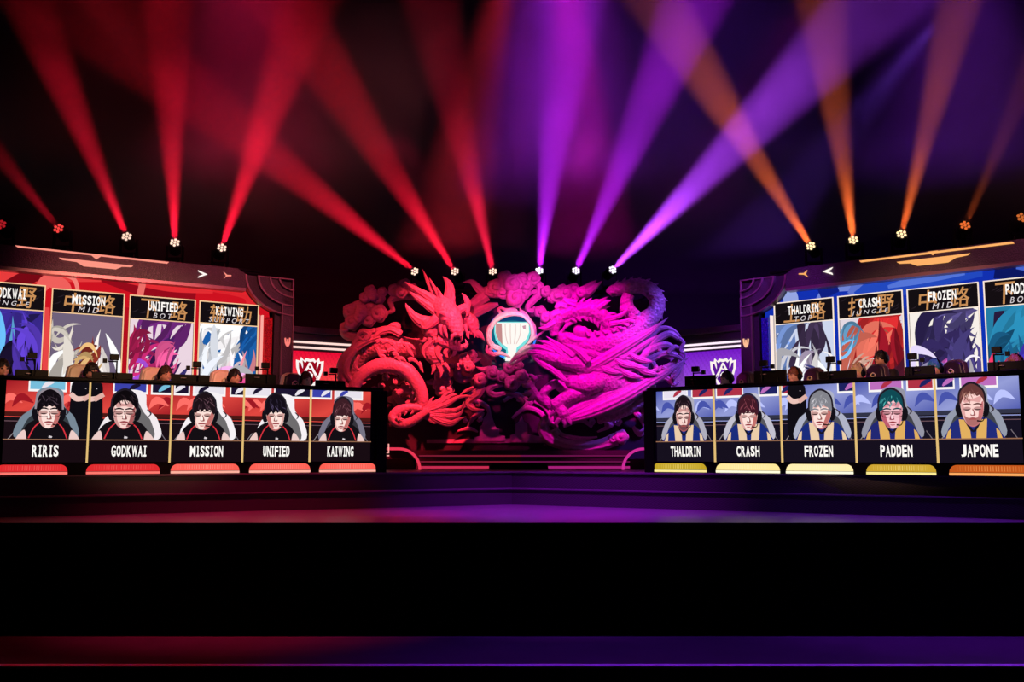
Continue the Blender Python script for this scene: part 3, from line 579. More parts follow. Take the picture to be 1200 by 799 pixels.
for qd, hb, nm, rl, gl, sp, sd in ((((907.5, 355.5), (977, 348)), (908, 381), 'THALDRIN', 'TOP', '上路', 'd0', 21), (((982, 347.5), (1058, 339.5)), (983, 374.5), 'CRASH', 'JUNGLE', '打野', 'd1', 22),
        (((1063, 339), (1147, 330.5)), (1066, 367), 'FROZEN', 'MID', '中路', 'd2', 23), (((1152.5, 330), (1240, 320)), (1155, 360.5), 'PADDEN', 'BOT', '下路', 'd3', 24)):
    card(WALL_R, bigR, qd, hb, nm, rl, gl, spotcol[sp], sd, 'cream', CB)
# ================================================================== emblem walls beside the dragons
def emblem_wall(pl, name, label, xa, xb, hi, lo, strips, ledge, em, sgn, lite, ylo):
    ua, ub = pl.uv(xa, 430)[0], pl.uv(xb, 430)[0]
    u0, u1 = min(ua, ub), max(ua, ub)
    o = thing(name, pl.pt((u0 + u1) / 2, PZ, -.1), label, 'wall panel')
    zt = pl.uv(*ledge)[1]
    zl = zt - .42
    extr('board', pl, rect(u0, PZ, u1, zt - .1), -.2, 0, M_MATTE, o)
    A = Art(pl, .004); n = 60; m_ = 46
    for j in range(m_):                                # the LED panel's own fade and diagonal weave
        for i in range(n):
            a0, a1 = u0 + (u1 - u0) * i / n, u0 + (u1 - u0) * (i + 1) / n; b0, b1 = PZ + (zl - PZ) * j / m_, PZ + (zl - PZ) * (j + 1) / m_
            t = min(max((j / m_ - .45) / .55, 0), 1); v = 1 - (.06 if (i + j) % 3 == 0 else 0)
            s_ = (i / n if sgn > 0 else 1 - i / n); c = [int(max(0, min(255, (h + (l - h) * t * t) * (v if not s_ > .85 else v * .8)))) for h, l in zip(hi, lo)]
            A.poly(rect(a0, b0, a1, b1), c); A.k = 0
    A.build('led_picture', o)
    extr('ledge', pl, rect(u0, zl, u1, zt - .11), 0, .10, MATS['dark_frame'], o, .01)
    extr('ledge', pl, [(u0, zt - .11), (u1, zt - .11), (u1 - (.3 if sgn > 0 else 0), zt), (u0 + (.3 if sgn < 0 else 0), zt)], -.1, .16, M_FRAME, o, .01)
    for (p, q_) in strips:
        a, b = pl.uv(*p, .11), pl.uv(*q_, .11); z = (a[1] + b[1]) / 2
        extr('light_strip', pl, rect(min(a[0], b[0]), z - .018, max(a[0], b[0]), z + .018), .09, .125, emi('strip_light_' + lite, dict(red=(255, 214, 206), violet=(255, 232, 250))[lite], 1.1), o)
    # shield emblem: crown-topped outline with peak and rings inside
    cx, cz = pl.uv(*em, .02); s = .262
    E = Art(pl, .02); wc = (255, 244, 240); dkc = dict(red=(150, 4, 26), violet=(92, 20, 150))[lite]
    S = lambda pts: [(cx + x * s, cz + y * s) for x, y in pts]
    outer = [(-1, .72), (-.72, .66), (-.64, .92), (-.42, .70), (-.28, .86), (0, .95 * .84), (.28, .86), (.42, .70), (.64, .92), (.72, .66), (1, .72), (.97, .2), (.74, -.5), (.42, -.98), (0, -1.5), (-.42, -.98), (-.74, -.5), (-.97, .2)]
    E.poly(S(outer), wc); E.poly(S([(x * .8, y * .76 + .0) for x, y in outer]), dkc)
    for k in (-1, 1):
        E.stroke(S([(k * .62, .7), (k * .55, .4), (k * .5, .15)]), [.16 * s, .12 * s, .02 * s], wc)
        E.stroke(S([(0, .55), (k * .22, .1), (k * .62, -.55)]), [.14 * s, .16 * s, .2 * s], wc)
        E.stroke(S([(k * .2, -.2), (k * .12, -.55), (0, -.8)]), [.12 * s] * 3, wc)
        E.stroke(S([(k * .42, -.28), (k * .56, -.5)]), [.07 * s] * 2, dkc)
    E.poly(S(ell(0, .28, .14, .2)), wc); E.poly(S(ell(0, .26, .07, .1)), dkc); E.poly(S(ell(0, -.32, .2, .26)), wc); E.poly(S(ell(0, -.36, .11, .15)), dkc)
    E.stroke(S([(.12, -.95), (.32, -1.25), (.16, -1.6)]), [.22 * s, .24 * s, .2 * s], wc)
    E.build('emblem', o)
    return o
SIDE_L = WALL_L.back(.95); SIDE_R = WALL_R.back(.95)
emblem_wall(SIDE_L, 'emblem_wall', 'red glowing wall panel with a white shield emblem beside the red dragon', 318, 421, (255, 92, 80), (236, 8, 52), (((330, 398), (411, 405.5)), ((330, 405), (415, 411))), (350, 383.5), (363, 434.5), 1, 'red', 0)
emblem_wall(SIDE_R, 'emblem_wall', 'violet glowing wall panel with a white shield emblem beside the magenta dragon', 892, 786, (170, 96, 232), (116, 24, 200), (((798, 405.5), (882, 398.5)), ((796, 410.5), (882, 404))), (860, 382), (847.5, 434.5), -1, 'violet', 0)
for pl, x, y, m in ((WALL_L, 337, 401, 'chevron_warm'), (WALL_R, 874, 402, 'chevron_cream')):   # little fork lamp on each post
    par = bigL if pl is WALL_L else bigR
    f = [pl.uv(x + a, y + b, .16) for a, b in ((-3.5, -5), (-2, -5.5), (-1.6, -1), (-.7, 1), (-.7, -4), (.7, -4), (.7, 1), (1.6, -1), (2, -5.5), (3.5, -5), (3, 1), (1, 5), (-1, 5), (-3, 1))]
    extr('fork_lamp', pl, f, .15, .165, emi('fork_' + m, (255, 130, 120) if pl is WALL_L else (255, 190, 150), 1), par)
# ================================================================== the dragon wall
M_SMOOTH = mat('pale_smooth_foam', (160, 154, 154), .4, bump=.35, scale=26, var=.12, kind='voronoi', dist=.02)
DW = 17.4                                 # distance of the sculpture's middle plane
BW = 18.1                                 # backing wall behind it
def tb(name, pts, parent, m=None, flat=.8, sides=12, n=7, ring=0, rings=0, D=DW, flute=0, nf=7):
    """tapered limb through (pixel x, pixel y, metres towards the audience, pixel radius)"""
    q = cat(pts, n); cs = [P(x, y, D - d) for x, y, d, r in q]; rs = []
    for i, (x, y, d, r) in enumerate(q):
        rr = max(r, .15) * (D - d) / F
        if ring: rr *= 1 + ring * (abs(math.sin(i / len(q) * rings * PI)) - .5)
        rs.append(rr)
    return sweep(name, cs, rs, m or M_SCULPT, parent, sides if not flute else max(sides, nf * 4), flat, flute=flute, nf=nf)
def puff(parent, x, y, r, d=0, turn=1, D=DW, flat=.75):
    """cloud ball with a spiral ridge wound over its face"""
    c = P(x, y, D - d); R = r * (D - d) / F; nr, na = 28, 36; vs, fs = [], []
    for i in range(1, nr):
        ph = PI * i / nr
        for k in range(na):
            g = 2 * PI * k / na
            rho = i / nr * 2
            k_ = 1 - (.46 * max(0, math.cos(turn * g + rho * 9.5)) ** 1.6 * min(1, rho * 2) if rho < 1.2 else 0)
            if rho > .75: k_ += .07 * math.cos(5 * g) * (1 if rho < 1.3 else .5)
            rr = R * k_
            vs.append(c + Vector((rr * math.sin(ph) * math.cos(g), -rr * math.cos(ph) * flat, rr * math.sin(ph) * math.sin(g))))
    a = len(vs); vs += [c + Vector((0, -R * flat * 1.05, 0)), c + Vector((0, R * flat, 0))]
    for i in range(nr - 2):
        for k in range(na): fs.append((i * na + k, i * na + (k + 1) % na, (i + 1) * na + (k + 1) % na, (i + 1) * na + k))
    for k in range(na): fs.append((a, (k + 1) % na, k)); fs.append((a + 1, (nr - 2) * na + k, (nr - 2) * na + (k + 1) % na))
    return mesh('puff', vs, fs, M_SMOOTH, parent, True)
FLUTED = dict(flame=.34, mane=.34, horn=.22, tuft=.36, feather=.3, tail=.24, crest=.3, beard=.34, ring_cloud=.25, tail_frond=.24, swirl=.25)
def ribbon(parent, name, pts, d=0, **k):
    k.setdefault('flute', FLUTED.get(name, 0)); k.setdefault('nf', 9 if name in ('feather', 'horn', 'flame') else 7)
    return tb(name, [(x, y, d, r) for x, y, r in pts], parent, **k)
def spines(parent, name, pts, step, ln, wd, side=1, n=6, d=.02, m=None):
    """a row of scale blades standing on one flank of a limb"""
    q = cat(pts, n)
    acc = 0
    for i in range(1, len(q)):
        acc += math.hypot(q[i][0] - q[i - 1][0], q[i][1] - q[i - 1][1])
        if acc < step: continue
        acc = 0; x, y, dd, r = q[i]; tx, ty = q[i][0] - q[i - 1][0], q[i][1] - q[i - 1][1]; l = math.hypot(tx, ty) or 1
        nx, ny = -ty / l * side, tx / l * side
        bx, by = x + nx * r * .7, y + ny * r * .7
        tb(name, [(bx, by, dd + d, wd), (bx + nx * ln * .5 + tx / l * ln * .25, by + ny * ln * .5 + ty / l * ln * .25, dd + d, wd * .7), (bx + nx * ln + tx / l * ln * .8, by + ny * ln + ty / l * ln * .8, dd + d, .2)], parent, m, flat=.5, sides=6, n=3)
# ---- backing wall, its header rail and the low trough at its foot
BWP = VPlane((-3.0, BW), (3.0, BW))
def bp(x, y, off=0): return BWP.uv(x, y, off)
dw = thing('dragon_wall', (0.05, BW, PZ), 'dark relief wall with faint palace and swirls behind the two dragons', 'wall panel')
M_BACK = mat('dark_relief_board', (40, 30, 42), .7, bump=.5, scale=4, var=.5)
M_RELIEF = mat('dim_relief_paint', (190, 150, 176), .6, bump=.4, scale=9, var=.4)
u0, u1 = bp(446, 500)[0], bp(764, 500)[0]
extr('board', BWP, rect(u0, PZ, u1, bp(600, 352)[1]), -.12, 0, M_BACK, dw)
def relief(name, pts, off=.05): return extr(name, BWP, [bp(*p) for p in pts], 0, off, M_RELIEF, dw)
# palace skyline in low relief
relief('palace', [(556, 517), (556, 512), (562, 511), (562, 500), (565, 498), (567, 489), (570, 486), (573, 479), (576, 486), (578, 492), (581, 500), (585, 503), (585, 509), (592, 511), (592, 517)])
relief('palace', [(598, 518), (598, 510), (604, 508), (604, 497), (608, 494), (611, 487), (614, 494), (618, 497), (618, 508), (630, 511), (640, 512), (640, 518)], .06)
relief('terrace', [(500, 519), (500, 515), (640, 513), (655, 519)], .03)
for p in ([(540, 478, 2), (556, 470, 3), (570, 476, 3), (574, 486, 2)], [(548, 500, 1), (556, 488, 3), (566, 484, 2), (560, 494, 2)], [(590, 470, 2), (605, 462, 3), (618, 470, 3), (612, 482, 2)], [(600, 490, 1.5), (616, 478, 3), (634, 484, 3), (640, 498, 2)],
          [(626, 470, 2), (640, 478, 3), (646, 492, 3), (636, 502, 2)], [(560, 456, 2), (548, 466, 3), (556, 478, 2)], [(536, 505, 1), (550, 502, 2.5), (560, 506, 1)], [(660, 500, 2), (680, 492, 3), (694, 500, 2)], [(700, 506, 1), (716, 498, 3), (722, 488, 2)], [(740, 480, 2), (752, 490, 4), (756, 502, 2)], [(742, 500, 2), (750, 508, 4), (757, 500, 2)]):
    ribbon(dw, 'swirl', p, .0, D=BW - .04, m=M_RELIEF, flat=.5, sides=8)
for x, y, r in ((560, 474, 3), (545, 493, 3), (563, 491, 3), (608, 468, 3), (622, 472, 3), (617, 460, 3), (694, 494, 4), (704, 492, 4.5), (712, 497, 4), (724, 494, 5)):
    p = puff(dw, x, y, r, 0, D=BW - .05); p.name = 'rosette'; p.data.materials[0] = M_RELIEF
# trough
TR = VPlane((-2.6, 16.95), (2.6, 16.95)); tp = lambda x, y: TR.uv(x, y)
tr = thing('wall_plinth', (0, 16.95, PZ), 'low plinth with glowing curved outlines at the foot of the dragon wall', 'plinth')
zt = tp(600, 526)[1]; xl, xr = tp(452, 530)[0], tp(765, 530)[0]
rr = zt - PZ - .02
def quarter(x, s, r): return [(x + s * r * math.sin(g), PZ + .01 + r - r + r * math.cos(g)) for g in [PI / 2 * k / 10 for k in range(11)]]
aL, aR = tp(468, 530)[0], tp(754, 530)[0]
extr('face', TR, [(aL + rr, PZ)] + [(aL + rr * math.sin(g), PZ + rr * math.cos(g)) for g in [PI / 2 * (10 - k) / 10 for k in range(11)]] + [(aR - rr * math.sin(g), PZ + rr * math.cos(g)) for g in [PI / 2 * k / 10 for k in range(11)]] + [(aR - rr, PZ)], -.26, 0, mat('plinth_face', (70, 50, 66), .4, var=.2, scale=10), tr)
extr('end_block', TR, rect(xl, PZ, aL + rr * .75, PZ + rr * .55), -.4, -.02, M_MATTE, tr); extr('end_block', TR, rect(aR - rr * .75, PZ, xr, PZ + rr * .55), -.4, -.02, M_MATTE, tr)
e1, e2 = emi('red_outline_light', (232, 56, 84), 1), emi('magenta_outline_light', (206, 44, 150), 1)
for s, x, e in ((1, aL, e1), (-1, aR, e2)):
    o_, i_ = [(x + s * rr * math.sin(g), PZ + rr * math.cos(g)) for g in [PI / 2 * k / 10 for k in range(11)]], [(x + s * (rr + .045) * math.sin(g), PZ + (rr + .045) * math.cos(g)) for g in [PI / 2 * k / 10 for k in range(11)]]
    extr('outline_arc', TR, o_ + i_[::-1], 0, .03, e, tr)
    xo = xl + .02 if s > 0 else xr - .02
    extr('outline_strip', TR, rect(min(xo, x), zt - .02, max(xo, x), zt + .025), -.02, .03, e, tr)
for y, w_, m in ((547.5, .02, None), (534, .012, 0), (541, .010, 0)):
    for a, b, e in ((491, 573 if y > 545 else 610, (200, 44, 80)), (642 if y > 545 else 610, 738, (168, 32, 120))):
        if y < 545: e = [int(v * .62) for v in e]
        z = tp(600, y)[1]; extr('outline_strip', TR, rect(tp(a, y)[0], z - w_, tp(b, y)[0], z + w_), 0, .02, emi('plinth_line_%d_%d' % (y, a), e, 1), tr)
extr('slot', TR, [(tp(573, 548)[0] + a, b) for a, b in ((0, PZ + .01), (1.0, PZ + .01), (1.0, PZ + .05), (.94, PZ + .10), (.06, PZ + .10), (0, PZ + .05))], -.01, .035, M_MATTE, tr)
for k in (0, 1): extr('marker_lamp', TR, [tp(449, 531 + k * 3.5), tp(457, 531 + k * 3.5), tp(457, 529.6 + k * 3.5), tp(449, 529.6 + k * 3.5)], .1, .12, emi('marker_light', (255, 170, 160), 1), tr)
extr('marker_lamp', TR, [tp(455.6, 529.6), tp(457, 529.6), tp(457, 520), tp(455.6, 520)], .1, .12, MATS['marker_light'], tr)
# ---- clouds: each is a sculpture of its own
def cloud(label, puffs, tails=()):
    x, y, r = puffs[0][:3]
    o = thing('cloud_sculpture', P(x, y, DW), label, 'sculpture', 'carved clouds around the dragons')
    rnd = random.Random(int(x * 7 + y))
    for p in puffs: puff(o, p[0], p[1], p[2] * 1.08, (p[3] if len(p) > 3 else 0) + rnd.uniform(-.02, .05), rnd.choice((-1, 1)))
    for t in tails: ribbon(o, 'tail', t, -.03, flat=.7)
    return o
cloud('dim red cloud cluster with spiral puffs and a curling tail above the emblem wall', [(434, 341, 7), (448, 342, 6), (444, 350, 7), (428, 349, 7), (437, 347, 6, .06)])
cloud('broad dim red cloud bank of eight puffs above the coiled red dragon', [(411, 365, 9), (420, 360, 8), (424, 367, 9, .06), (435, 362, 8), (444, 367, 10, .05), (432, 375, 8, .05), (413, 378, 9, .05), (405, 384, 7), (421, 372, 7, .08)],
      [[(403, 384, 6), (407, 391, 7), (420, 395, 6), (436, 391, 5), (448, 386, 4), (460, 384, 3)]])
cloud('red cloud with a long hooked ribbon behind the red dragon horn', [(463, 340, 8), (474, 336, 9), (483, 339, 7), (470, 343, 7, .05)], [[(500, 350, 6), (482, 346, 6), (466, 348, 5), (458, 352, 4), (459, 359, 3), (460, 364, 3), (452, 367, 1.5)]])
cloud('large cloud crowning the round trophy screen, red on one flank and magenta on the other', [(592, 326, 9), (580, 336, 9), (588, 342, 8, .06), (601, 333, 11, .05), (611, 329, 9), (604, 349, 11, .08), (596, 344, 8), (574, 341, 7), (618, 333, 8, .03), (625, 326, 8), (615, 343, 7)],
      [[(584, 342, 8), (566, 342, 6), (558, 335, 4.5), (552, 330, 3), (542, 331, .3)], [(570, 346, 8), (556, 356, 7), (546, 363, 5), (536, 366, 2)], [(584, 356, 2), (568, 361, 6), (554, 368, 6), (546, 373, 2)],
       [(622, 330, 5), (632, 334, 5), (633, 343, 5), (626, 351, 4.5), (620, 357, 4), (619, 362, 3.5), (624, 364, 2.5), (626, 359, 1.5)]])
cloud('small magenta cloud of four puffs between the trophy screen and the magenta coil', [(633, 365, 7), (640, 372, 7, .05), (646, 378, 6), (637, 379, 4)])
cloud('long magenta cloud row ending in sharp flame tips above the magenta coil', [(640, 342, 7), (652, 346, 9, .04), (663, 344, 9, .06), (672, 340, 8), (681, 343, 7, .05), (659, 339, 6), (646, 350, 5), (672, 349, 6)],
      [[(676, 347, 7), (690, 341, 6), (706, 329, .3)], [(680, 342, 5), (692, 334, 4), (699, 328, .3)], [(678, 356, 5), (696, 356, 4), (714, 347, .3)], [(690, 358, 4), (700, 353, 3), (710, 357, .3)], [(634, 344, 4), (626, 342, 3), (620, 346, 1)]])
cloud('small red cloud with a hooked tail under the red dragon jaw', [(545, 420, 7), (553, 416, 6), (538, 430, 5), (549, 430, 7, .04), (543, 425, 5, .06)], [[(537, 433, 4), (536, 440, 5), (541, 445, 4.5), (550, 444, 3), (557, 442, .5)], [(553, 424, 3), (559, 422, 2), (564, 420, .3)], [(532, 428, 3), (526, 428, 2), (522, 426, .3)]])
cloud('small red cloud above the flame tail of the red dragon', [(517, 440, 8), (514, 450, 7, .04), (523, 448, 7, .05), (518, 457, 8, .03), (526, 457, 6)], [[(520, 436, 3), (526, 433, 2), (529, 430, .3)], [(508, 447, 4), (503, 448, 3), (500, 446, 1)]])
cloud('pink cloud group trailing ribbons below the round trophy screen', [(563, 445, 8), (577, 437, 8, .04), (588, 441, 7, .05), (597, 431, 8), (600, 449, 9, .04), (611, 441, 8), (606, 428, 7, .03), (619, 449, 6)],
      [[(566, 452, 5), (560, 462, 5), (552, 468, 4), (548, 474, 3), (556, 480, 3), (568, 480, 1)], [(590, 450, 3), (578, 452, 4), (573, 458, 4), (580, 463, 4), (594, 461, 3), (606, 464, 3), (614, 472, 1)], [(575, 432, 4), (566, 433, 3), (558, 430, .5)], [(560, 452, 2), (546, 458, 2), (538, 464, .3)]])
cloud('crescent magenta cloud ribbon under the magenta dragon claw', [(728, 512, 8), (719, 514, 6), (650, 508, 5, .03)], [[(642, 488, 5), (637, 500, 7), (643, 512, 8), (660, 520, 7), (685, 523, 7), (706, 520, 7), (722, 514, 8)], [(652, 502, 2), (660, 510, 3), (680, 514, 3), (700, 512, 1)], [(646, 496, 3), (652, 500, 3), (650, 506, 2)]])
# ---- round trophy screen
rs_c = P(600, 391, DW - .1)
RSP = VPlane((rs_c.x - 1, rs_c.y), (rs_c.x + 1, rs_c.y)); rp = lambda x, y: RSP.uv(x, y)
ts = thing('trophy_screen', P(600, 420, DW - .1), 'round glowing screen showing a white trophy cup in a cloud ring', 'screen')
cx, cz = rp(600, 391); R = rp(627, 391)[0] - cx
extr('disc', RSP, ell(cx, cz, R, R, 40), -.1, 0, M_MATTE, ts)
extr('halo_stand_in', RSP, ell(cx, cz, R * 1.08, R * 1.08, 40), -.2, -.12, emi('blue_halo_stand_in', (40, 110, 220), 1.6), ts)  # added glowing disc standing in for the soft blue glow around the screen
A = Art(RSP, .002)
A.poly(ell(cx, cz, R * .98, R * .98, 40), (14, 34, 74)); A.poly(ell(cx, cz, R * .9, R * .9, 40), (10, 96, 120))
S = lambda pts: [rp(*p) for p in pts]
A.poly(S(cat([(580, 372), (590, 367), (600, 365), (611, 367), (621, 373), (618, 378), (600, 375), (583, 378)], 4, True)), (16, 60, 110))
A.stroke(S([(578, 380), (586, 370), (600, 366), (614, 370), (623, 380)]), [.03, .05, .06, .05, .03], (120, 190, 226))
A.poly(S([(579, 377), (621, 377), (622, 390), (619, 399), (613, 406), (607, 410), (607, 414), (610, 421), (590, 421), (593, 414), (593, 410), (587, 406), (581, 399), (579, 390)]), (120, 226, 226))
A.poly(S([(580.5, 378), (619.5, 378), (620, 389), (617, 397), (611, 403), (605.5, 407), (604.5, 413), (608, 420), (608, 423), (592, 423), (592, 420), (595.5, 413), (594.5, 407), (589, 403), (583, 397), (580.5, 389)]), (255, 250, 244))
A.poly(S([(581, 379), (588, 379), (589, 404), (584, 398), (581, 390)]), (196, 140, 140)); A.poly(S([(612, 382), (616, 381), (616, 386), (613, 385)]), (206, 150, 170))
for p in ([(592, 380), (592.5, 392), (595, 403)], [(604, 380), (604, 391), (602.5, 403)], [(610, 380), (609.5, 392), (605, 403)], [(598, 380), (598, 392), (598.5, 403)]): A.stroke(S(p), [.012] * len(p), (226, 190, 186))
A.build('picture', ts)
for p in ([(583, 373, 1.5), (577, 380, 3), (573, 390, 3.4), (574, 400, 3.4), (580, 407, 3), (586, 409, 1.5)], [(575, 384, 2), (582, 374, 3.4), (592, 368.5, 3.6), (603, 367, 3.4), (613, 369, 3), (620, 375, 2), (623, 380, .6)], [(614, 370, 2), (622, 378, 3), (625, 387, 3.4), (624, 396, 3), (618, 404, 1.5)],
          [(588, 368, 2), (584, 363, 2), (587, 360.5, 1.6), (593, 363, 2), (602, 362, 1.8), (606, 364, 1)], [(571, 404, .8), (571, 411, 2.4), (578, 415, 3), (588, 414, 2.4), (598, 419, 1)], [(573, 411, 2), (579, 406, 2.4), (586, 408, 2), (584, 412, .8)], [(609, 360, .5), (610.5, 364, 1.6), (615, 367, 2), (620, 372, 1)], [(620, 402, 1.6), (612, 410, 3), (604, 418, 2.4), (598, 424, .8)], [(570, 392, .6), (573, 384, 2), (579, 376, 1.6), (584, 371, .6)], [(628, 392, .6), (626, 382, 1.8), (620, 373, 1.4)]):
    ribbon(ts, 'ring_cloud', p, .16, flat=.6)
tb('spear', [(618, 403, .2, 1.2), (626, 396, .2, 2.6), (632, 392, .2, 1.4), (652, 377, .2, .3)], ts)
# ================================================================== red dragon
rd = thing('red_dragon', P(470, 505, DW), 'coiled horned dragon sculpture in red light with a flame tail', 'sculpture')
body = [(530, 399, .02, 8), (505, 406, 0, 11), (482, 408, -.03, 12), (460, 404, -.04, 12), (440, 405, -.06, 12), (424, 416, -.12, 10), (412, 438, -.18, 8), (406, 470, -.2, 7)]
tb('neck', body, rd, M_SCALE, ring=.05, rings=30, n=9, sides=16)
coil = [(410, 486, .1, 5.5), (411, 466, .12, 6.5), (418, 447, .16, 7.5), (433, 433, .2, 8.5), (453, 427.5, .24, 9), (473, 432, .26, 9), (487, 446, .26, 8.5), (494.5, 464, .24, 7.5), (494, 480, .20, 6), (488, 489, .16, 4.5)]
tb('coil', coil, rd, M_SMOOTH, ring=.04, rings=40, n=10, sides=16)
spines(rd, 'scale', coil[1:], 8, 5, 2.2, 1, d=.02)
tail = [(494, 479, .28, 4.5), (480, 477.5, .30, 5), (467, 481, .32, 5.5), (460.5, 488, .34, 5.5), (465, 495, .36, 5.5), (477, 496, .38, 5.5), (489, 490, .40, 5), (502, 481, .42, 4)]
tb('tail_loop', tail, rd, M_SMOOTH, ring=.05, rings=20, n=10, sides=14)
spines(rd, 'scale', tail[:5], 8, 5, 2, -1, d=.1)
for p in ([(496, 482, 5), (510, 478, 5), (524, 473, 3.5), (536, 466, 2.5), (548, 464, 1.5), (556, 466, .2)], [(500, 484, 4), (516, 482, 4), (532, 481, 3), (541, 476, 1.5), (544, 470, .2)], [(500, 486, 4), (518, 487, 4), (534, 487, 3), (541, 482, 1.5), (543, 476, .2)],
          [(502, 486, 4), (516, 493, 4.5), (528, 496, 4), (538, 491, 2), (546, 488, .2)], [(504, 478, 4), (512, 472, 4), (518, 468, 3), (522, 462, 2), (530, 459, .2)], [(508, 477, 4), (522, 468, 3), (530, 463, 2), (536, 462, .2)], [(500, 478, 3), (504, 473, 3), (505, 468, 1.5), (509, 465, .2)],
          [(494, 486, 3), (502, 490, 3), (508, 495, 1.5), (513, 496, .2)], [(510, 483, 3), (522, 484, 2.5), (534, 484, .2)], [(514, 490, 3), (524, 490, 2.5), (536, 489, .2)]): ribbon(rd, 'flame', p, .36, flat=.45)
# mane and ribbons flowing at the back of the body
for p, d in (([(445, 394, 4), (425, 402, 5), (408, 415, 6), (400, 430, 6), (403, 444, 5), (410, 455, 3)], .12), ([(440, 388, 4), (425, 393, 5), (416, 402, 4), (412, 412, 2)], .1), ([(418, 408, 3), (408, 422, 4), (406, 436, 4), (412, 446, 2)], .2), ([(428, 398, 3), (432, 391, 4), (424, 388, 3), (420, 394, 2), (426, 399, 1)], .16),
             ([(470, 392, 5), (458, 386, 5), (446, 389, 4), (438, 396, 2)], .14), ([(463, 388, 4), (466, 382, 4), (459, 381, 3), (456, 386, 2)], .14), ([(398, 440, 4), (404, 452, 5), (414, 458, 4), (420, 452, 2)], .18), ([(421, 416, 2), (416, 428, 2.5), (424, 436, 1)], .24)): ribbon(rd, 'mane', p, d, flat=.55)
rnd = random.Random(4)
for k in range(46):                        # ruffled tufts along the neck and inside the coil
    if k < 24: x, y, d = rnd.uniform(440, 512), rnd.uniform(400, 428), .28
    else:
        a = rnd.uniform(0, 2 * PI); q_ = rnd.uniform(.2, 1); x, y, d = 455 + 24 * q_ * math.cos(a), 462 + 17 * q_ * math.sin(a), -.2
    a = rnd.uniform(-.4, 1.2); L = rnd.uniform(5, 11)
    ribbon(rd, 'tuft', [(x, y, 2.8), (x + L * .5 * math.cos(a), y + L * .5 * math.sin(a) - 2, 2.6), (x + L * math.cos(a), y + L * math.sin(a), 1.6), (x + L * math.cos(a) + 2, y + L * math.sin(a) + 3, .2)], d + rnd.uniform(-.06, .06), flat=.6, sides=8, n=4)
for x, y, r in ((473, 441, 6), (464, 447, 5), (452, 442, 5), (482, 459, 7), (470, 470, 6), (458, 468, 5), (447, 452, 5), (444, 466, 6), (478, 449, 5)): p = puff(rd, x, y, r * .85, -.22); p.name = 'curl'
tb('belly_ring', [(466, 462, .1, 4), (474, 456, .12, 5), (483, 459, .12, 5), (484, 468, .12, 4), (476, 473, .1, 3)], rd)
# forelegs
for p, d in (([(500, 400, 10), (505, 412, 11), (513, 422, 9), (517, 432, 5), (519, 437, 2)], .3), ([(498, 376, 8), (503, 384, 10), (506, 393, 8), (505, 399, 4)], .38), ([(546, 372, 8), (553, 378, 8), (555, 387, 6), (552, 392, 3)], .3)): ribbon(rd, 'foreleg', p, d, m=M_SCALE, flat=.85)
for p, d in (([(515, 430, 3), (517, 437, 2.2), (516, 443, .2)], .36), ([(508, 428, 3), (508, 434, 2), (505, 439, .2)], .36), ([(520, 426, 3), (525, 431, 2), (527, 437, .2)], .36), ([(503, 396, 3), (503, 401, 2), (505, 405, .2)], .44), ([(508, 395, 3), (511, 399, 2), (510, 404, .2)], .44), ([(499, 396, 2.5), (496, 400, 2), (492, 399, .2)], .44),
             ([(549, 388, 2.5), (548, 393, 2), (550, 397, .2)], .36), ([(555, 388, 2.5), (557, 392, 2), (556, 396, .2)], .36), ([(546, 385, 2.5), (543, 389, 2), (542, 393, .2)], .36), ([(556, 389, 4), (562, 392, 4), (568, 399, .2)], .32), ([(558, 394, 3), (562, 390, 2), (561, 387, .2)], .32)): ribbon(rd, 'claw', p, d, flat=.7, sides=8)
# head
hd = tb('head', [(503, 349, .25, 5), (511, 355, .32, 11), (520, 362, .42, 14), (528, 371, .50, 13), (533, 380, .58, 10), (536, 388, .64, 7.5), (537, 394, .66, 4.5)], rd, M_SCALE, flat=.8, n=8, sides=16)
for p, d in (([(518, 371, 8), (506, 378, 8.5), (495, 377, 8), (485, 370, 5), (478, 361, 2.6), (475, 355, .2)], .42), ([(520, 362, 8), (506, 351, 6.5), (494, 343, 4.5), (484, 337, 3), (474, 330, .3)], .4), ([(512, 366, 6), (500, 357, 5), (489, 349, 3.5), (479, 341, .3)], .46), ([(517, 358, 6), (508, 343, 4), (501, 329, 2.4), (495, 315, .2)], .36), ([(520, 357, 4), (513, 344, 2.6), (507, 333, 1.5), (503, 325, .2)], .42),
             ([(522, 358, 4), (517, 347, 2.4), (512, 336, .2)], .46), ([(527, 362, 8), (526, 350, 7), (527, 340, 6), (525, 331, 4), (519, 324, .3)], .4), ([(532, 366, 6), (541, 362, 5.5), (548, 357, 4), (546, 350, 3), (541, 343, .2)], .44), ([(540, 363, 4), (547, 360, 3.5), (548, 366, 2.4), (546, 371, .2)], .46), ([(529, 357, 3), (531, 348, 2.4), (529, 340, .2)], .48), ([(513, 372, 6), (503, 381, 5), (497, 384, 2), (493, 380, .2)], .5)): ribbon(hd, 'horn', p, d, flat=.5)
for p, d in (([(515, 366, 2), (522, 368, 4), (528, 374, 3), (530, 380, 1)], .6), ([(528, 362, 2), (533, 367, 3.5), (536, 374, 2.5), (536, 380, 1)], .6)): ribbon(hd, 'brow', p, d, flat=.8)
for x, y in ((522, 374), (536, 372)): p = puff(hd, x, y, 2.2, .64); p.name = 'eye'
for x in (533, 540): p = puff(hd, x, 392, 2.6, .74); p.name = 'nostril'
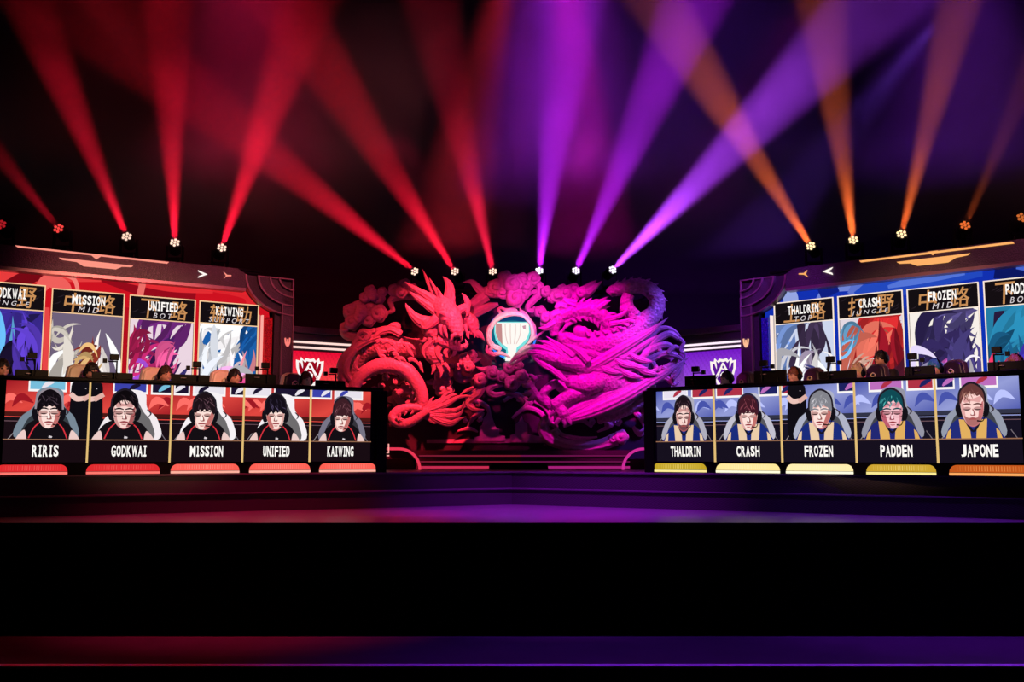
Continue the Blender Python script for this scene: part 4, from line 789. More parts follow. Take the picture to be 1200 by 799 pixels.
for p, d in (([(521, 381, 3.2), (522, 389, 2.4), (525, 397, .2)], .56), ([(517, 380, 3.5), (517, 388, 3), (520, 396, .2)], .5), ([(545, 380, 3), (546, 386, 2), (548, 391, .2)], .5), ([(530, 392, 2.4), (530, 397, 1.6), (531, 401, .2)], .66), ([(540, 393, 2), (541, 397, 1.4), (540, 401, .2)], .66)): ribbon(hd, 'fang', p, d, sides=8)
jw = ribbon(rd, 'jaw', [(512, 398, 6), (522, 402, 6), (533, 406, 5), (541, 407, 4), (546, 404, 2.5)], .42, m=M_SCALE)
for p in ([(528, 404, 2), (528, 399, 1.5), (530, 396, .2)], [(534, 404, 2), (534, 400, 1.5), (536, 397, .2)], [(544, 407, 3), (547, 403, 2.2), (545, 397, .2)], [(538, 405, 2), (538, 401, 1.4), (540, 399, .2)]): ribbon(jw, 'tooth', p, .48, sides=8)
for p, d in (([(518, 402, 4), (513, 410, 4), (514, 418, 2.5), (518, 423, .2)], .42), ([(526, 407, 3.5), (522, 414, 3), (526, 420, .2)], .42), ([(534, 409, 3), (532, 415, 2), (527, 419, .2)], .42), ([(508, 398, 4), (500, 405, 4), (496, 413, 2), (499, 420, .2)], .42)): ribbon(rd, 'beard', p, d, flat=.6)
# ================================================================== magenta dragon
md = thing('magenta_dragon', P(700, 500, DW), 'feathered winged dragon sculpture in magenta light with a looped neck', 'sculpture')
loop = [(714, 345, .02, 5), (718, 341, .03, 7), (732, 337, .04, 8.5), (748, 335, .03, 9), (762, 340, .02, 9.5), (770, 352, .02, 9.5), (767, 366, .05, 10), (757, 376, .08, 12), (745, 388, .1, 14), (728, 398, .12, 16), (706, 404, .14, 17), (684, 404, .15, 14), (666, 399, .14, 10), (654, 392, .13, 8)]
tb('neck', loop, md, M_SCALE, ring=.06, rings=50, n=10, sides=16)
spines(md, 'scale', loop[1:8], 6, 5, 2.6, -1, d=.02)
spines(md, 'scale', loop[7:12], 9, 6, 3, 1, d=.18)
coil2 = [(650, 394, .2, 5), (650, 382, .2, 7), (658, 371, .2, 9), (672, 365, .2, 10), (690, 364, .18, 10), (704, 370, .16, 10), (714, 382, .14, 9), (716, 394, .12, 8)]
tb('coil', coil2, md, M_SCALE, ring=.06, rings=30, n=10, sides=16)
spines(md, 'scale', coil2[1:], 6, 8, 3, -1, d=.04)
spines(md, 'scale', coil2[2:7], 7, 6, 2.6, 1, d=.1)
for p, d in (([(737, 345, 7), (734, 355, 8), (738, 366, 9), (748, 374, 8)], .1), ([(726, 362, 4), (738, 363, 5), (748, 368, 4)], .16)): ribbon(md, 'throat', p, d, m=M_SCALE)
tb('orb', [(676, 382, .15, 4), (679, 388, .2, 8), (686, 391, .2, 8), (692, 390, .15, 4)], md); tb('lip', [(664, 394, .22, 3), (674, 398, .26, 4), (686, 399, .26, 4), (695, 393, .22, 2)], md)
for p in ([(650, 378, 5), (640, 384, 4), (631, 384, .3)], [(656, 366, 6), (648, 370, 5), (648, 376, 2)], [(664, 360, 6), (656, 358, 5), (652, 362, 3)], [(675, 358, 7), (666, 355, 6), (660, 350, 3)], [(700, 362, 4), (710, 354, 3), (716, 352, .3)], [(712, 374, 4), (726, 370, 3), (736, 362, 1)], [(714, 380, 4), (730, 377, 3), (744, 372, 1)], [(720, 386, 4), (732, 386, 3), (744, 380, 1)], [(662, 378, 2), (672, 374, 2.6), (684, 372, 2), (696, 376, .5)], [(660, 386, 1.5), (666, 380, 2.5), (676, 377, 1)]): ribbon(md, 'tuft', p, .26, flat=.6)
# body and wings
tb('body', [(652, 424, .18, 6), (668, 428, .2, 13), (688, 436, .22, 20), (706, 444, .22, 22), (724, 446, .2, 20), (742, 444, .16, 16), (756, 452, .1, 12), (760, 468, .05, 10), (757, 484, .02, 6)], md, M_SCALE, n=9, sides=18, flat=.7)
tb('belly', [(664, 440, .3, 5), (674, 448, .36, 11), (690, 450, .38, 13), (704, 446, .36, 10), (714, 438, .3, 4)], md, M_SCALE)
feathers = ([(676, 438, 5), (706, 422, 7), (736, 404, 6.5), (762, 388, 4), (783, 372, .3)], [(680, 446, 5), (710, 432, 7), (738, 414, 6), (760, 400, 3), (772, 392, .3)], [(684, 454, 5), (714, 444, 7), (742, 428, 6), (758, 414, 3), (766, 404, .3)],
            [(664, 492, 4), (694, 482, 7.5), (730, 466, 8), (764, 446, 6), (788, 432, 3.5), (808, 418, .3)], [(662, 486, 4), (690, 474, 8), (722, 460, 8), (752, 444, 6), (776, 428, .3)], [(664, 478, 4), (690, 466, 8), (720, 450, 8), (746, 434, 5), (762, 422, .3)], [(670, 490, 3), (700, 484, 5), (730, 474, 5), (752, 462, .3)], [(690, 462, 4), (716, 456, 6), (740, 446, 5), (756, 436, .3)],
            [(724, 452, 5), (738, 436, 6), (748, 420, 4), (752, 408, .3)], [(736, 454, 5), (750, 438, 5), (758, 424, 3), (760, 412, .3)], [(700, 428, 4), (722, 416, 5), (742, 402, 4), (756, 390, .3)])
for k, p in enumerate(feathers): ribbon(md, 'feather', p, .44 - .022 * k, flat=.28, n=9)
for k in range(16):                        # short covert feathers over shoulder and back
    x, y = 652 + 6.2 * k, 412 + 10 * math.sin(k * 1.7) + k * .9; ribbon(md, 'feather', [(x, y, 2), (x + 8, y + 5, 4), (x + 18, y + 8, 3.4), (x + 27, y + 9, .2)], .42 + .01 * (k % 3), flat=.35, n=4, sides=8)
# head with swept crest, arm and claws
hm = tb('head', [(704, 436, .3, 6), (688, 430, .36, 11), (668, 424, .42, 11), (648, 419, .46, 9), (634, 416, .48, 6), (623, 418, .5, 2.5)], md, M_SCALE, flat=.8, n=8, sides=14)
for p in ([(640, 414, 4), (620, 413, 3.5), (606, 419, 2.5), (594, 428, .3)], [(650, 412, 4), (628, 406, 3), (612, 410, 2.5), (600, 420, .3)], [(660, 412, 4), (642, 402, 3), (630, 399, .3)], [(664, 420, 5), (648, 408, 4), (636, 403, .3)], [(672, 418, 5), (656, 406, 4), (640, 394, .3)], [(690, 424, 5), (676, 410, 4), (660, 402, .3)], [(632, 424, 3), (648, 434, 4), (660, 444, 3), (668, 448, .3)], [(626, 420, 2), (640, 430, 3.4), (654, 436, 2.6), (664, 444, .3)], [(618, 416, 3), (606, 424, 2), (598, 432, .3)]): ribbon(hm, 'crest', p, .52, flat=.5)
p = puff(hm, 652, 421, 2.4, .62); p.name = 'eye'
ribbon(hm, 'jaw', [(690, 440, 6), (672, 440, 6), (656, 436, 4), (645, 431, .5)], .36)
for p, d in (([(690, 458, 9), (672, 462, 10), (658, 470, 8), (648, 476, 7)], .34), ([(664, 458, 7), (652, 450, 6), (642, 455, 5), (636, 463, 5), (642, 472, 5)], .3), ([(646, 476, 6), (634, 468, 5.5), (626, 460, 5), (622, 450, 4.5), (628, 443, 3.5), (636, 442, 2)], .3), ([(654, 478, 7), (660, 486, 8), (660, 492, 5)], .4)): ribbon(md, 'foreleg', p, d, m=M_SCALE)
for p, d in (([(656, 490, 3), (652, 496, 2.5), (654, 501, .2)], .46), ([(664, 489, 3.4), (668, 495, 2.4), (669, 499, .2)], .46), ([(650, 482, 3), (646, 486, 2.2), (646, 490, .2)], .46), ([(660, 492, 3), (662, 497, 2), (661, 501, .2)], .48), ([(622, 452, 3.5), (615, 452, 2.8), (611, 449, .2)], .38), ([(624, 459, 3.5), (616, 462, 2.6), (611, 461, .2)], .38), ([(626, 463, 3), (621, 468, 2.4), (616, 468, .2)], .38), ([(628, 444, 3), (623, 440, 2), (619, 438, .2)], .38)): ribbon(md, 'claw', p, d, flat=.7, sides=8)
rnd = random.Random(9)
for k in range(14): x = 706 + 3.6 * k; y = 488 - 1.4 * k + rnd.uniform(-3, 3); p = puff(md, x, y, rnd.uniform(3, 4.6), .1); p.name = 'belly_curl'
tb('hind_body', [(700, 491, .06, 6), (722, 484, .06, 8), (742, 474, .06, 9), (754, 468, .04, 9), (760, 480, 0, 5)], md, M_SCALE)
# antler-like tail fronds
for p, d in (([(736, 428, 6), (756, 412, 5), (770, 398, 4.5), (784, 391, 4), (794, 396, 3), (800, 402, .3)], -.02), ([(748, 420, 5), (766, 408, 4.5), (782, 404, 4), (794, 412, 3), (803, 408, .3)], .05), ([(744, 432, 5), (764, 420, 4.5), (780, 414, 4), (796, 418, 3), (802, 428, .3)], .08), ([(752, 436, 5), (768, 436, 4), (782, 430, 4), (792, 422, 3), (796, 410, .3)], .0), ([(758, 402, 4), (768, 388, 3.5), (780, 384, 3), (790, 388, 2.6), (798, 394, .3)], -.04),
             ([(750, 446, 5), (766, 446, 4), (780, 442, 4), (790, 450, 3), (797, 446, .3)], .04), ([(782, 414, 3), (792, 406, 2.6), (803, 416, .3)], .1), ([(776, 430, 3), (788, 436, 2.6), (798, 432, .3)], .1), ([(770, 404, 3), (776, 414, 2.4), (786, 420, 2)], .06), ([(764, 422, 3), (770, 432, 3), (780, 436, 1)], .08), ([(788, 444, 3), (796, 434, 3), (800, 424, 2), (805, 428, .3)], .1), ([(796, 396, 2.4), (801, 402, 2.4), (797, 410, 2), (803, 416, 1.6), (798, 426, .3)], .12)): ribbon(md, 'tail_frond', p, d, flat=.6)
# ================================================================== players, chairs, monitors, cameras
def lobj(name, me, parent, m=None):
    """child that shares mesh data given in its thing's own space"""
    o = bpy.data.objects.new(name, me); C.objects.link(o); o.parent = parent
    if m is not None:
        if not me.materials: me.materials.append(None)
        o.material_slots[0].link = 'OBJECT'; o.material_slots[0].material = m
    return o
def grab(o):
    """take the finished mesh of a working object and drop the object"""
    dg = bpy.context.evaluated_depsgraph_get(); dg.update()
    me = bpy.data.meshes.new_from_object(o.evaluated_get(dg)); bpy.data.objects.remove(o)
    me.materials.clear(); return me
def skin(verts, edges, radii, sub=2):
    me = bpy.data.meshes.new('work'); me.from_pydata(verts, edges, []); o = bpy.data.objects.new('work', me); C.objects.link(o)
    o.modifiers.new('skin', 'SKIN')
    for v, r in zip(me.skin_vertices[0].data, radii): v.radius = (r, r) if isinstance(r, (int, float)) else r
    me.skin_vertices[0].data[0].use_root = True
    s = o.modifiers.new('sub', 'SUBSURF'); s.levels = sub; s.render_levels = sub
    return grab(o)
def ball(c, r, seg=20, rings=14, f=None):
    vs, fs = [], []
    for i in range(rings + 1):
        ph = PI * i / rings
        for k in range(seg):
            g = 2 * PI * k / seg; n = Vector((math.sin(ph) * math.cos(g), math.sin(ph) * math.sin(g), math.cos(ph)))
            s = f(n) if f else 1
            vs.append(Vector(c) + Vector((n.x * r[0], n.y * r[1], n.z * r[2])) * s)
    for i in range(rings):
        for k in range(seg): fs.append((i * seg + k, (i + 1) * seg + k, (i + 1) * seg + (k + 1) % seg, i * seg + (k + 1) % seg))
    return vs, fs
def joinraw(parts):
    vs, fs = [], []
    for v, f in parts:
        b = len(vs); vs += [tuple(x) for x in v]; fs += [tuple(b + i for i in q) for q in f]
    me = bpy.data.meshes.new('raw'); me.from_pydata(vs, [], fs); me.update(); return me
def smooth(me): me.polygons.foreach_set('use_smooth', [True] * len(me.polygons)); return me
def rawof(me): return [v.co.copy() for v in me.vertices], [tuple(p.vertices) for p in me.polygons]
def figure(j):
    """one continuous body from joint positions j; returns body, shirt, trousers meshes and the head centre"""
    V, E, R = [], [], []
    def add(p, r, to=None):
        V.append(p); R.append(r)
        if to is not None: E.append((to, len(V) - 1))
        return len(V) - 1
    pel = add(j['pelvis'], (.15, .12)); sp = add(j['spine'], (.135, .105), pel); ch = add(j['chest'], (.16, .11), sp); nb = add(j['neck'], .062, ch); add(j['skull'], .058, nb)
    tops = {}
    for s in (-1, 1):
        m = lambda p: (p[0] * s, p[1], p[2])
        a = add(m(j['shoulder']), .066, ch); b = add(m(j['elbow']), .046, a); c = add(m(j['wrist']), .031, b); h = add(m(j['palm']), (.04, .022), c)
        w_, p_ = Vector(m(j['wrist'])), Vector(m(j['palm'])); d = (p_ - w_).normalized(); side = Vector((s, 0, 0)); side = (side - d * side.dot(d)).normalized(); dn = d.cross(side) * s
        if dn.z > 0: dn = -dn
        for k, (o_, L) in enumerate(((-.03, .062), (-.01, .075), (.011, .07), (.031, .055))):
            q = p_ + side * o_ + d * .03; f1 = add(tuple(q), .0105, h); f2 = add(tuple(q + d * L * .55 + dn * .008), .0095, f1); add(tuple(q + d * L + dn * .03), .008, f2)
        q = w_ + d * .03 - side * .035; f1 = add(tuple(q), .013, h); add(tuple(q + d * .045 - side * .02 + dn * .01), .0105, f1)
        a = add(m(j['hip']), .095, pel); b = add(m(j['knee']), .066, a); c = add(m(j['ankle']), .045, b); add(m(j['toe']), (.05, .032), c)
    bm_ = skin(V, E, R)
    hc = Vector(j['head']); dv = Vector(j['look']).normalized()
    def face(n):
        k = 1.0
        if n.z < -.2: k *= 1 - .22 * min(1, (-n.z - .2) / .8) * (1 if n.y < .2 else .4)     # jaw narrows
        if n.y < -.55 and -.1 < n.z < .22: k *= .965                                         # eye sockets
        return k
    parts = [rawof(bm_), ball(hc, (.078, .098, .122), 24, 18, face), ball(hc + Vector((0, -.095, -.018)), (.014, .022, .026), 10, 8), ball(hc + Vector((0, -.082, -.062)), (.026, .016, .012), 10, 8), ball(hc + Vector((0, -.074, -.1)), (.03, .026, .02), 10, 8), ball(hc + Vector((0, -.086, .03)), (.05, .014, .012), 10, 8)]
    for s in (-1, 1): parts.append(ball(hc + Vector((s * .08, .008, -.01)), (.012, .02, .032), 8, 8))
    me = joinraw(parts); o = bpy.data.objects.new('work', me); C.objects.link(o)
    r = o.modifiers.new('remesh', 'REMESH'); r.mode = 'VOXEL'; r.voxel_size = .009
    sm = o.modifiers.new('smooth', 'SMOOTH'); sm.factor = .5; sm.iterations = 2
    body = smooth(grab(o)); body.name = 'body'
    # clothes follow the same joints, a little fuller
    def cloth(names, radii, ed):
        v, e, rr = [], [], []
        idx = {}
        for n_, r_ in zip(names, radii):
            idx[n_] = len(v); b = n_.rstrip('+-'); p = Vector(j[b]); p.x *= -1 if n_.endswith('-') else 1; v.append(tuple(p)); rr.append(r_)
        return smooth(skin(v, [(idx[a], idx[b]) for a, b in ed], rr))
    shirt = cloth(['pelvis', 'spine', 'chest', 'neck', 'shoulder+', 'shoulder-', 'elbow+', 'elbow-'], [(.165, .135), (.15, .12), (.178, .125), .07, .085, .085, .062, .062],
                  [('pelvis', 'spine'), ('spine', 'chest'), ('chest', 'neck'), ('chest', 'shoulder+'), ('chest', 'shoulder-'), ('shoulder+', 'elbow+'), ('shoulder-', 'elbow-')]); shirt.name = 'shirt'
    tr_ = cloth(['pelvis', 'hip+', 'hip-', 'knee+', 'knee-', 'ankle+', 'ankle-'], [(.16, .13), .11, .11, .08, .08, .06, .06], [('pelvis', 'hip+'), ('pelvis', 'hip-'), ('hip+', 'knee+'), ('hip-', 'knee-'), ('knee+', 'ankle+'), ('knee-', 'ankle-')]); tr_.name = 'trousers'
    return body, shirt, tr_, hc
SIT = dict(pelvis=(0, .06, .62), spine=(0, .05, .83), chest=(0, .0, 1.05), neck=(0, -.035, 1.19), skull=(0, -.07, 1.30), head=(0, -.1, 1.35), look=(0, -1, -.1), shoulder=(.185, -.01, 1.11), elbow=(.25, -.17, .90), wrist=(.17, -.40, .80), palm=(.16, -.47, .79), hip=(.10, .02, .61), knee=(.13, -.40, .60), ankle=(.13, -.40, .11), toe=(.13, -.54, .045))
STAND = dict(pelvis=(0, 0, .92), spine=(0, .0, 1.12), chest=(0, -.01, 1.33), neck=(0, -.01, 1.46), skull=(0, -.03, 1.54), head=(0, -.04, 1.60), look=(0, -1, 0), shoulder=(.19, 0, 1.40), elbow=(.235, .03, 1.13), wrist=(.2, -.12, .93), palm=(.19, -.16, .87), hip=(.1, 0, .9), knee=(.11, -.02, .5), ankle=(.12, .02, .09), toe=(.13, -.13, .04))
sit_m = figure(SIT); stand_m = figure(STAND)
def hair_mesh(seed, part=0, vol=1.0):
    rnd = random.Random(seed); ph = [rnd.uniform(0, 6) for _ in range(4)]
    def f(n):
        k = 1.0 * vol
        front = max(0, -n.y)
        edge = -.22 + .52 * front ** 1.6 + .06 * math.sin(n.x * 14 + ph[0])       # hairline
        if n.z < edge: k = .86
        else: k += .05 * math.sin(7 * math.atan2(n.x, n.y) + ph[1]) + .04 * math.sin(n.z * 17 + 5 * n.x + ph[2]) + part * n.x * .05
        return k
    v, fc = ball((0, .006, .012), (.088, .108, .128), 32, 22, f)
    keep = [q for q in fc if max(v[i].z / .128 - (-.22 + .52 * max(0, -v[i].y / .108) ** 1.6) for i in q) > -.12]
    me = joinraw([(v, keep)]); return smooth(me)
HAIR = [hair_mesh(k, p, vv) for k, p, vv in ((1, 1, 1), (2, -1, 1.05), (3, .5, 1.08), (4, -1.5, 1.02))]
def raw_sweep(cs, rs, sides=8, flat=1, side=Vector((0, 1, 0))):
    o = sweep('work', cs, rs, None, None, sides, flat, side); r = rawof(o.data); bpy.data.objects.remove(o); return r
band_m = smooth(joinraw([raw_sweep([Vector((.096 * math.cos(a), .0, .142 * math.sin(a))) for a in [PI * k / 14 for k in range(15)]], [.012] * 15)])); band_m.name = 'headband'
cup_m = smooth(joinraw([ball((0, 0, 0), (.024, .04, .05), 14, 10)])); cup_m.name = 'ear_cup'
mic_m = smooth(joinraw([raw_sweep([Vector(p) for p in ((-.1, -.01, -.03), (-.095, -.07, -.07), (-.05, -.115, -.085), (-.02, -.118, -.085))], [.005, .005, .005, .01], side=Vector((0, 0, 1)))])); mic_m.name = 'microphone'
eye_m = smooth(joinraw([ball((0, 0, 0), (.013, .006, .007), 10, 8)])); brow_m = smooth(joinraw([ball((0, 0, 0), (.022, .007, .006), 10, 8)]))
gl_m = joinraw([raw_sweep([Vector((s * .034 + .026 * math.cos(a), -.112, .02 + .019 * math.sin(a))) for a in [2 * PI * k / 14 for k in range(15)]], [.0035] * 15, 6) for s in (-1, 1)] + [raw_sweep([Vector((s * .06, -.11, .024)), Vector((s * .086, -.0, .02))], [.003, .003], 6, side=Vector((0, 0, 1))) for s in (-1, 1)]); gl_m.name = 'glasses'
M_SKIN = mat('skin', (226, 160, 132), .5, var=.06, scale=30); M_EYE = mat('dark_eye', (20, 14, 14), .3)
M_TROUS = mat('dark_trousers', (22, 20, 26), .8, var=.2, scale=30)
def person(loc, yaw, style, hairc, hk, shirtc, label, group, glasses=False, beard=None):
    b, s, t, hc = sit_m if style == 'sit' else stand_m
    o = thing('person', loc, label, 'person', group); o.rotation_euler = (0, 0, yaw)
    lobj('body', b, o, M_SKIN); lobj('shirt', s, o, mat('shirt_' + '_'.join(map(str, shirtc)), shirtc, .8, var=.15, scale=40)); lobj('trousers', t, o, M_TROUS)
    h = lobj('hair', HAIR[hk], o, mat('hair_' + '_'.join(map(str, hairc)), hairc, .55, bump=.5, scale=50, var=.35)); h.location = hc
    hb = lobj('headset', band_m, o, M_PLASTIC); hb.location = hc
    for k in (-1, 1):
        c = lobj('ear_cup', cup_m, hb, M_PLASTIC); c.location = (k * .098, 0, -.005)
        e = lobj('eye', eye_m, o, M_EYE); e.location = hc + Vector((k * .034, -.094, .012)); e = lobj('eyebrow', brow_m, o, h.material_slots[0].material); e.location = hc + Vector((k * .035, -.099, .037))
    lobj('microphone', mic_m, hb, M_PLASTIC)
    if glasses: g = lobj('glasses', gl_m, o, M_EYE); g.location = hc
    if beard: g = lobj('beard', BEARD, o, mat('beard_hair', beard, .7, var=.2, scale=60)); g.location = hc
    return o
def beard_mesh():
    v, fc = ball((0, -.004, 0), (.083, .104, .126), 28, 20, lambda n: 1 - (.2 * min(1, (-n.z - .2) / .8) if n.z < -.2 else 0))
    return smooth(joinraw([(v, [q for q in fc if all(v[i].z < -.045 and v[i].y < .0 for i in q)])]))
BEARD = beard_mesh()
# gaming chair
def lbox(x0, y0, z0, x1, y1, z1):
    return [Vector((x, y, z)) for z in (z0, z1) for y in (y0, y1) for x in (x0, x1)], [(0, 2, 3, 1), (4, 5, 7, 6), (0, 1, 5, 4), (2, 6, 7, 3), (0, 4, 6, 2), (1, 3, 7, 5)]
def outline_solid(pts, y0, y1):
    n = len(pts); vs = [Vector((x, y0, z)) for x, z in pts] + [Vector((x, y1, z)) for x, z in pts]
    return vs, [tuple(range(n)), tuple(range(2 * n - 1, n - 1, -1))] + [(i, n + i, n + (i + 1) % n, (i + 1) % n) for i in range(n)]
def bev(me, wd):
    o = bpy.data.objects.new('work', me); C.objects.link(o); b = o.modifiers.new('b', 'BEVEL'); b.width = wd; b.segments = 3; return smooth(grab(o))
half = [(.22, .52), (.27, .62), (.28, .86), (.25, .98), (.20, 1.05), (.19, 1.22), (.16, 1.36), (.08, 1.40)]
out_ = half + [(-x, z) for x, z in half[::-1]]
chair_back = bev(joinraw([outline_solid(out_, .16, .25)]), .03)
chair_rim = bev(joinraw([outline_solid([(x * 1.06, .52 + (z - .52) * 1.02) for x, z in out_], .20, .28)]), .015)
chair_seat = bev(joinraw([lbox(-.26, -.26, .42, .26, .22, .52)]), .04)
arm_m = bev(joinraw([lbox(-.05, -.14, .70, .05, .14, .73), lbox(-.02, -.03, .44, .02, .03, .70)]), .008)
col_m = joinraw([raw_sweep([Vector((0, 0, .08)), Vector((0, 0, .42))], [.04, .03], 12)]); star_m = bev(joinraw([lbox(-.03, .0, .05, .03, .32, .09)]), .01); wheel_m = smooth(joinraw([ball((0, .3, .03), (.022, .03, .03), 10, 8)]))
em_m = joinraw([raw_sweep([Vector((x, .152, z)) for x, z in cat([(.05 * math.cos(a * 1.0) * (1 + .3 * math.sin(3 * a)), 1.24 + .06 * math.sin(a)) for a in [2 * PI * k / 10 for k in range(11)]], 3)], [.007] * 31, 6), raw_sweep([Vector((x, .152, z)) for x, z in ((-.04, 1.27), (0, 1.24), (.04, 1.27))], [.007] * 3, 6), raw_sweep([Vector((x, .152, z)) for x, z in ((-.03, 1.20), (0, 1.22), (.03, 1.20))], [.007] * 3, 6)])
def chair(loc, yaw, colr, rim, label, group, emblem):
    o = thing('gaming_chair', loc, label, 'chair', group); o.rotation_euler = (0, 0, yaw); o.scale = (1, 1, 1.05); m = mat('chair_leather_' + '_'.join(map(str, colr)), colr, .45, var=.1, scale=20)
    lobj('seat', chair_seat, o, m); b = lobj('backrest', chair_back, o, m); lobj('back_shell', chair_rim, o, mat('chair_shell_' + '_'.join(map(str, rim)), rim, .4, var=.1, scale=20))
    for k in (-1, 1): a = lobj('armrest', arm_m, o, M_PLASTIC); a.location = (k * .33, 0, 0)
    lobj('column', col_m, o, M_PLASTIC)
    for k in range(5):
        l = lobj('star_leg', star_m, o, M_PLASTIC); l.rotation_euler = (0, 0, k * 2 * PI / 5); w_ = lobj('caster', wheel_m, l, M_PLASTIC)
    if emblem: lobj('emblem', em_m, b, mat('cream_stitching', (232, 206, 170), .6, var=.1, scale=30))
    return o
def yaw_of(pl, extra): return math.atan2(pl.n.x, -pl.n.y) + extra       # local -Y looks along the plane's front
OFF = -1.28
SHORT_L = ('player at the red desk end', 'glasses-wearing player', 'brown-haired player with bowed head', 'dark-haired player leaning in', 'auburn-haired player')
SHORT_R = ('bearded player', 'reddish-brown-haired player', 'blond player', 'teal-haired player', 'player at the gold desk end')
BLKS = (24, 20, 26); NAVY = (34, 46, 110)
team_l = ((-1, (24, 16, 18), 0, 'black-haired player in black shirt and headset at the far end of the red-lit desk', False), (104, (20, 13, 15), 1, 'black-haired player wearing glasses and a headset behind the red-lit desk', True), (190, (62, 38, 28), 2, 'brown-haired player with head bowed behind the red-lit desk', False), (271, (26, 17, 18), 3, 'dark-haired player leaning in behind the red-lit desk in front of the pale blue card', False), (354, (96, 52, 34), 0, 'auburn-haired player in front of the red wall emblem', False))
for k, (x, hc_, hk, lb, gl) in enumerate(team_l):
    u = DESK_L.uv(x, 440, OFF)[0]; p = DESK_L.pt(u, PZ, OFF); yw = yaw_of(DESK_L, .28)
    person(p, yw, 'sit', hc_, hk, BLKS, lb, 'players behind the red-lit desk', gl)
    cream = k < 4
    chair(p, yw + .12, (236, 216, 190) if cream else (28, 22, 24), (226, 206, 182) if cream else (206, 176, 150), ('cream gaming chair of the ' + SHORT_L[k]) if cream else 'black gaming chair with pale rim in front of the red wall emblem', 'gaming chairs behind the red-lit desk', True)
team_r = ((858, (46, 28, 24), 0, 'dark-haired bearded player in front of the violet wall emblem', (52, 32, 28)), (938, (120, 62, 40), 1, 'reddish-brown-haired player behind the gold-lit desk', None), (1012, (206, 176, 120), 2, 'blond player in headset behind the gold-lit desk', None), (1103, (44, 128, 118), 3, 'teal-haired player behind the gold-lit desk', None), (1198, (150, 92, 58), 1, 'light-brown-haired player at the far end of the gold-lit desk', None))
for k, (x, hc_, hk, lb, bd) in enumerate(team_r):
    u = DESK_R.uv(x, 440, OFF)[0]; p = DESK_R.pt(u, PZ, OFF); yw = yaw_of(DESK_R, -.45)
    person(p, yw, 'sit', hc_, hk, NAVY, lb, 'players behind the gold-lit desk', False, bd)
    chair(p, yw - .12, (40, 28, 32), (86, 62, 62), 'dark gaming chair with cream stitched emblem, seat of the ' + SHORT_R[k], 'gaming chairs behind the gold-lit desk', True)
u = DESK_R.uv(1036, 430, -2.15)[0]
person(DESK_R.pt(u, PZ, -2.15), yaw_of(DESK_R, -.55), 'stand', (30, 20, 20), 1, (40, 26, 30), 'bearded coach in headset standing behind the blond player', None, False, (40, 26, 24))
# monitors seen from behind
def monitor(pl, x0, x1, yt, label, group):
    off = -.62; a, zt_ = pl.uv(x0, yt, off); b, zt2 = pl.uv(x1, yt, off); z1 = zt_; uc = (a + b) / 2
    o = thing('monitor', pl.pt(uc, PZ + .74, off), label, 'monitor', group); h = .36
    extr('panel', pl, rect(a, z1 - h, b, z1), off - .035, off, M_PLASTIC, o, .006)
    extr('back_bulge', pl, rect(a + .1, z1 - h + .06, b - .1, z1 - .1), off, off + .03, M_PLASTIC, o, .01)
    S_ = extr('screen', pl, rect(a + .012, z1 - h + .015, b - .012, z1 - .012), off - .038, off - .0352, emi('monitor_glow', (150, 160, 200), .8), o)
    extr('stand_neck', pl, rect(uc - .03, PZ + .76, uc + .03, z1 - h + .12), off + .03, off + .05, M_PLASTIC, o)
    extr('stand_base', pl, rect(uc - .12, PZ + .745, uc + .12, PZ + .76), off - .1, off + .1, M_PLASTIC, o)
    extr('maker_mark', pl, rect(a + .12, z1 - .055, a + .19, z1 - .045), off, off + .032, mat('grey_mark', (150, 130, 140), .5), o)
def desk_camera(pl, x, y, label, group):
    off = -.48; u, z = pl.uv(x, y, off); s = 1 if pl is DESK_L else -1
    o = thing('desk_camera', pl.pt(u, PZ + .74, off), label, 'camera', group); up = u + s * .035
    extr('foot', pl, rect(up - .05, PZ + .745, up + .05, PZ + .76), off - .05, off + .05, M_PLASTIC, o)
    rod('pole', pl.pt(up, PZ + .75, off), pl.pt(up, z - .04, off), .011, M_PLASTIC, o)
    rod('arm', pl.pt(up, z - .05, off), pl.pt(u - s * .07, z - .05, off - .03), .009, M_PLASTIC, o)
    bd = extr('camera_body', pl, rect(u - .055, z - .035, u + .055, z + .045), off - .03, off + .03, M_PLASTIC, o, .008)
    cyl('lens', pl.pt(u, z, off - .03), -pl.n, .028, .032, .05, M_PLASTIC, bd); extr('clamp', pl, rect(u - s * .11 - .025, z - .07, u - s * .11 + .025, z - .015), off - .05, off - .01, M_PLASTIC, o)
for k, (x0, x1, yt) in enumerate(((18, 57, 432.5), (108, 156, 435.5), (201, 246, 438), (288, 324, 437.5), (370, 405, 445))): monitor(DESK_L, x0, x1, yt, 'black monitor seen from behind, beside the ' + SHORT_L[k], 'monitors on the red-lit desk')
for k, (x0, x1, yt) in enumerate(((802, 838, 441), (883, 921, 435), (960, 1003, 435.5), (1060, 1095, 430), (1157, 1204, 424.5))): monitor(DESK_R, x0, x1, yt, 'black monitor seen from behind, beside the ' + SHORT_R[k], 'monitors on the gold-lit desk')
for k, (x, y) in enumerate(((38, 417), (134, 419), (231, 427.5), (311, 428.5), (391, 434.5))): desk_camera(DESK_L, x, y, 'small black camera on a pole beside the ' + SHORT_L[k], 'player cameras on the red-lit desk')
for k, (x, y) in enumerate(((815, 433), (895, 426), (973, 421.5), (1069, 418), (1168, 410.5))): desk_camera(DESK_R, x, y, 'small black camera on a pole beside the ' + SHORT_R[k], 'player cameras on the gold-lit desk')
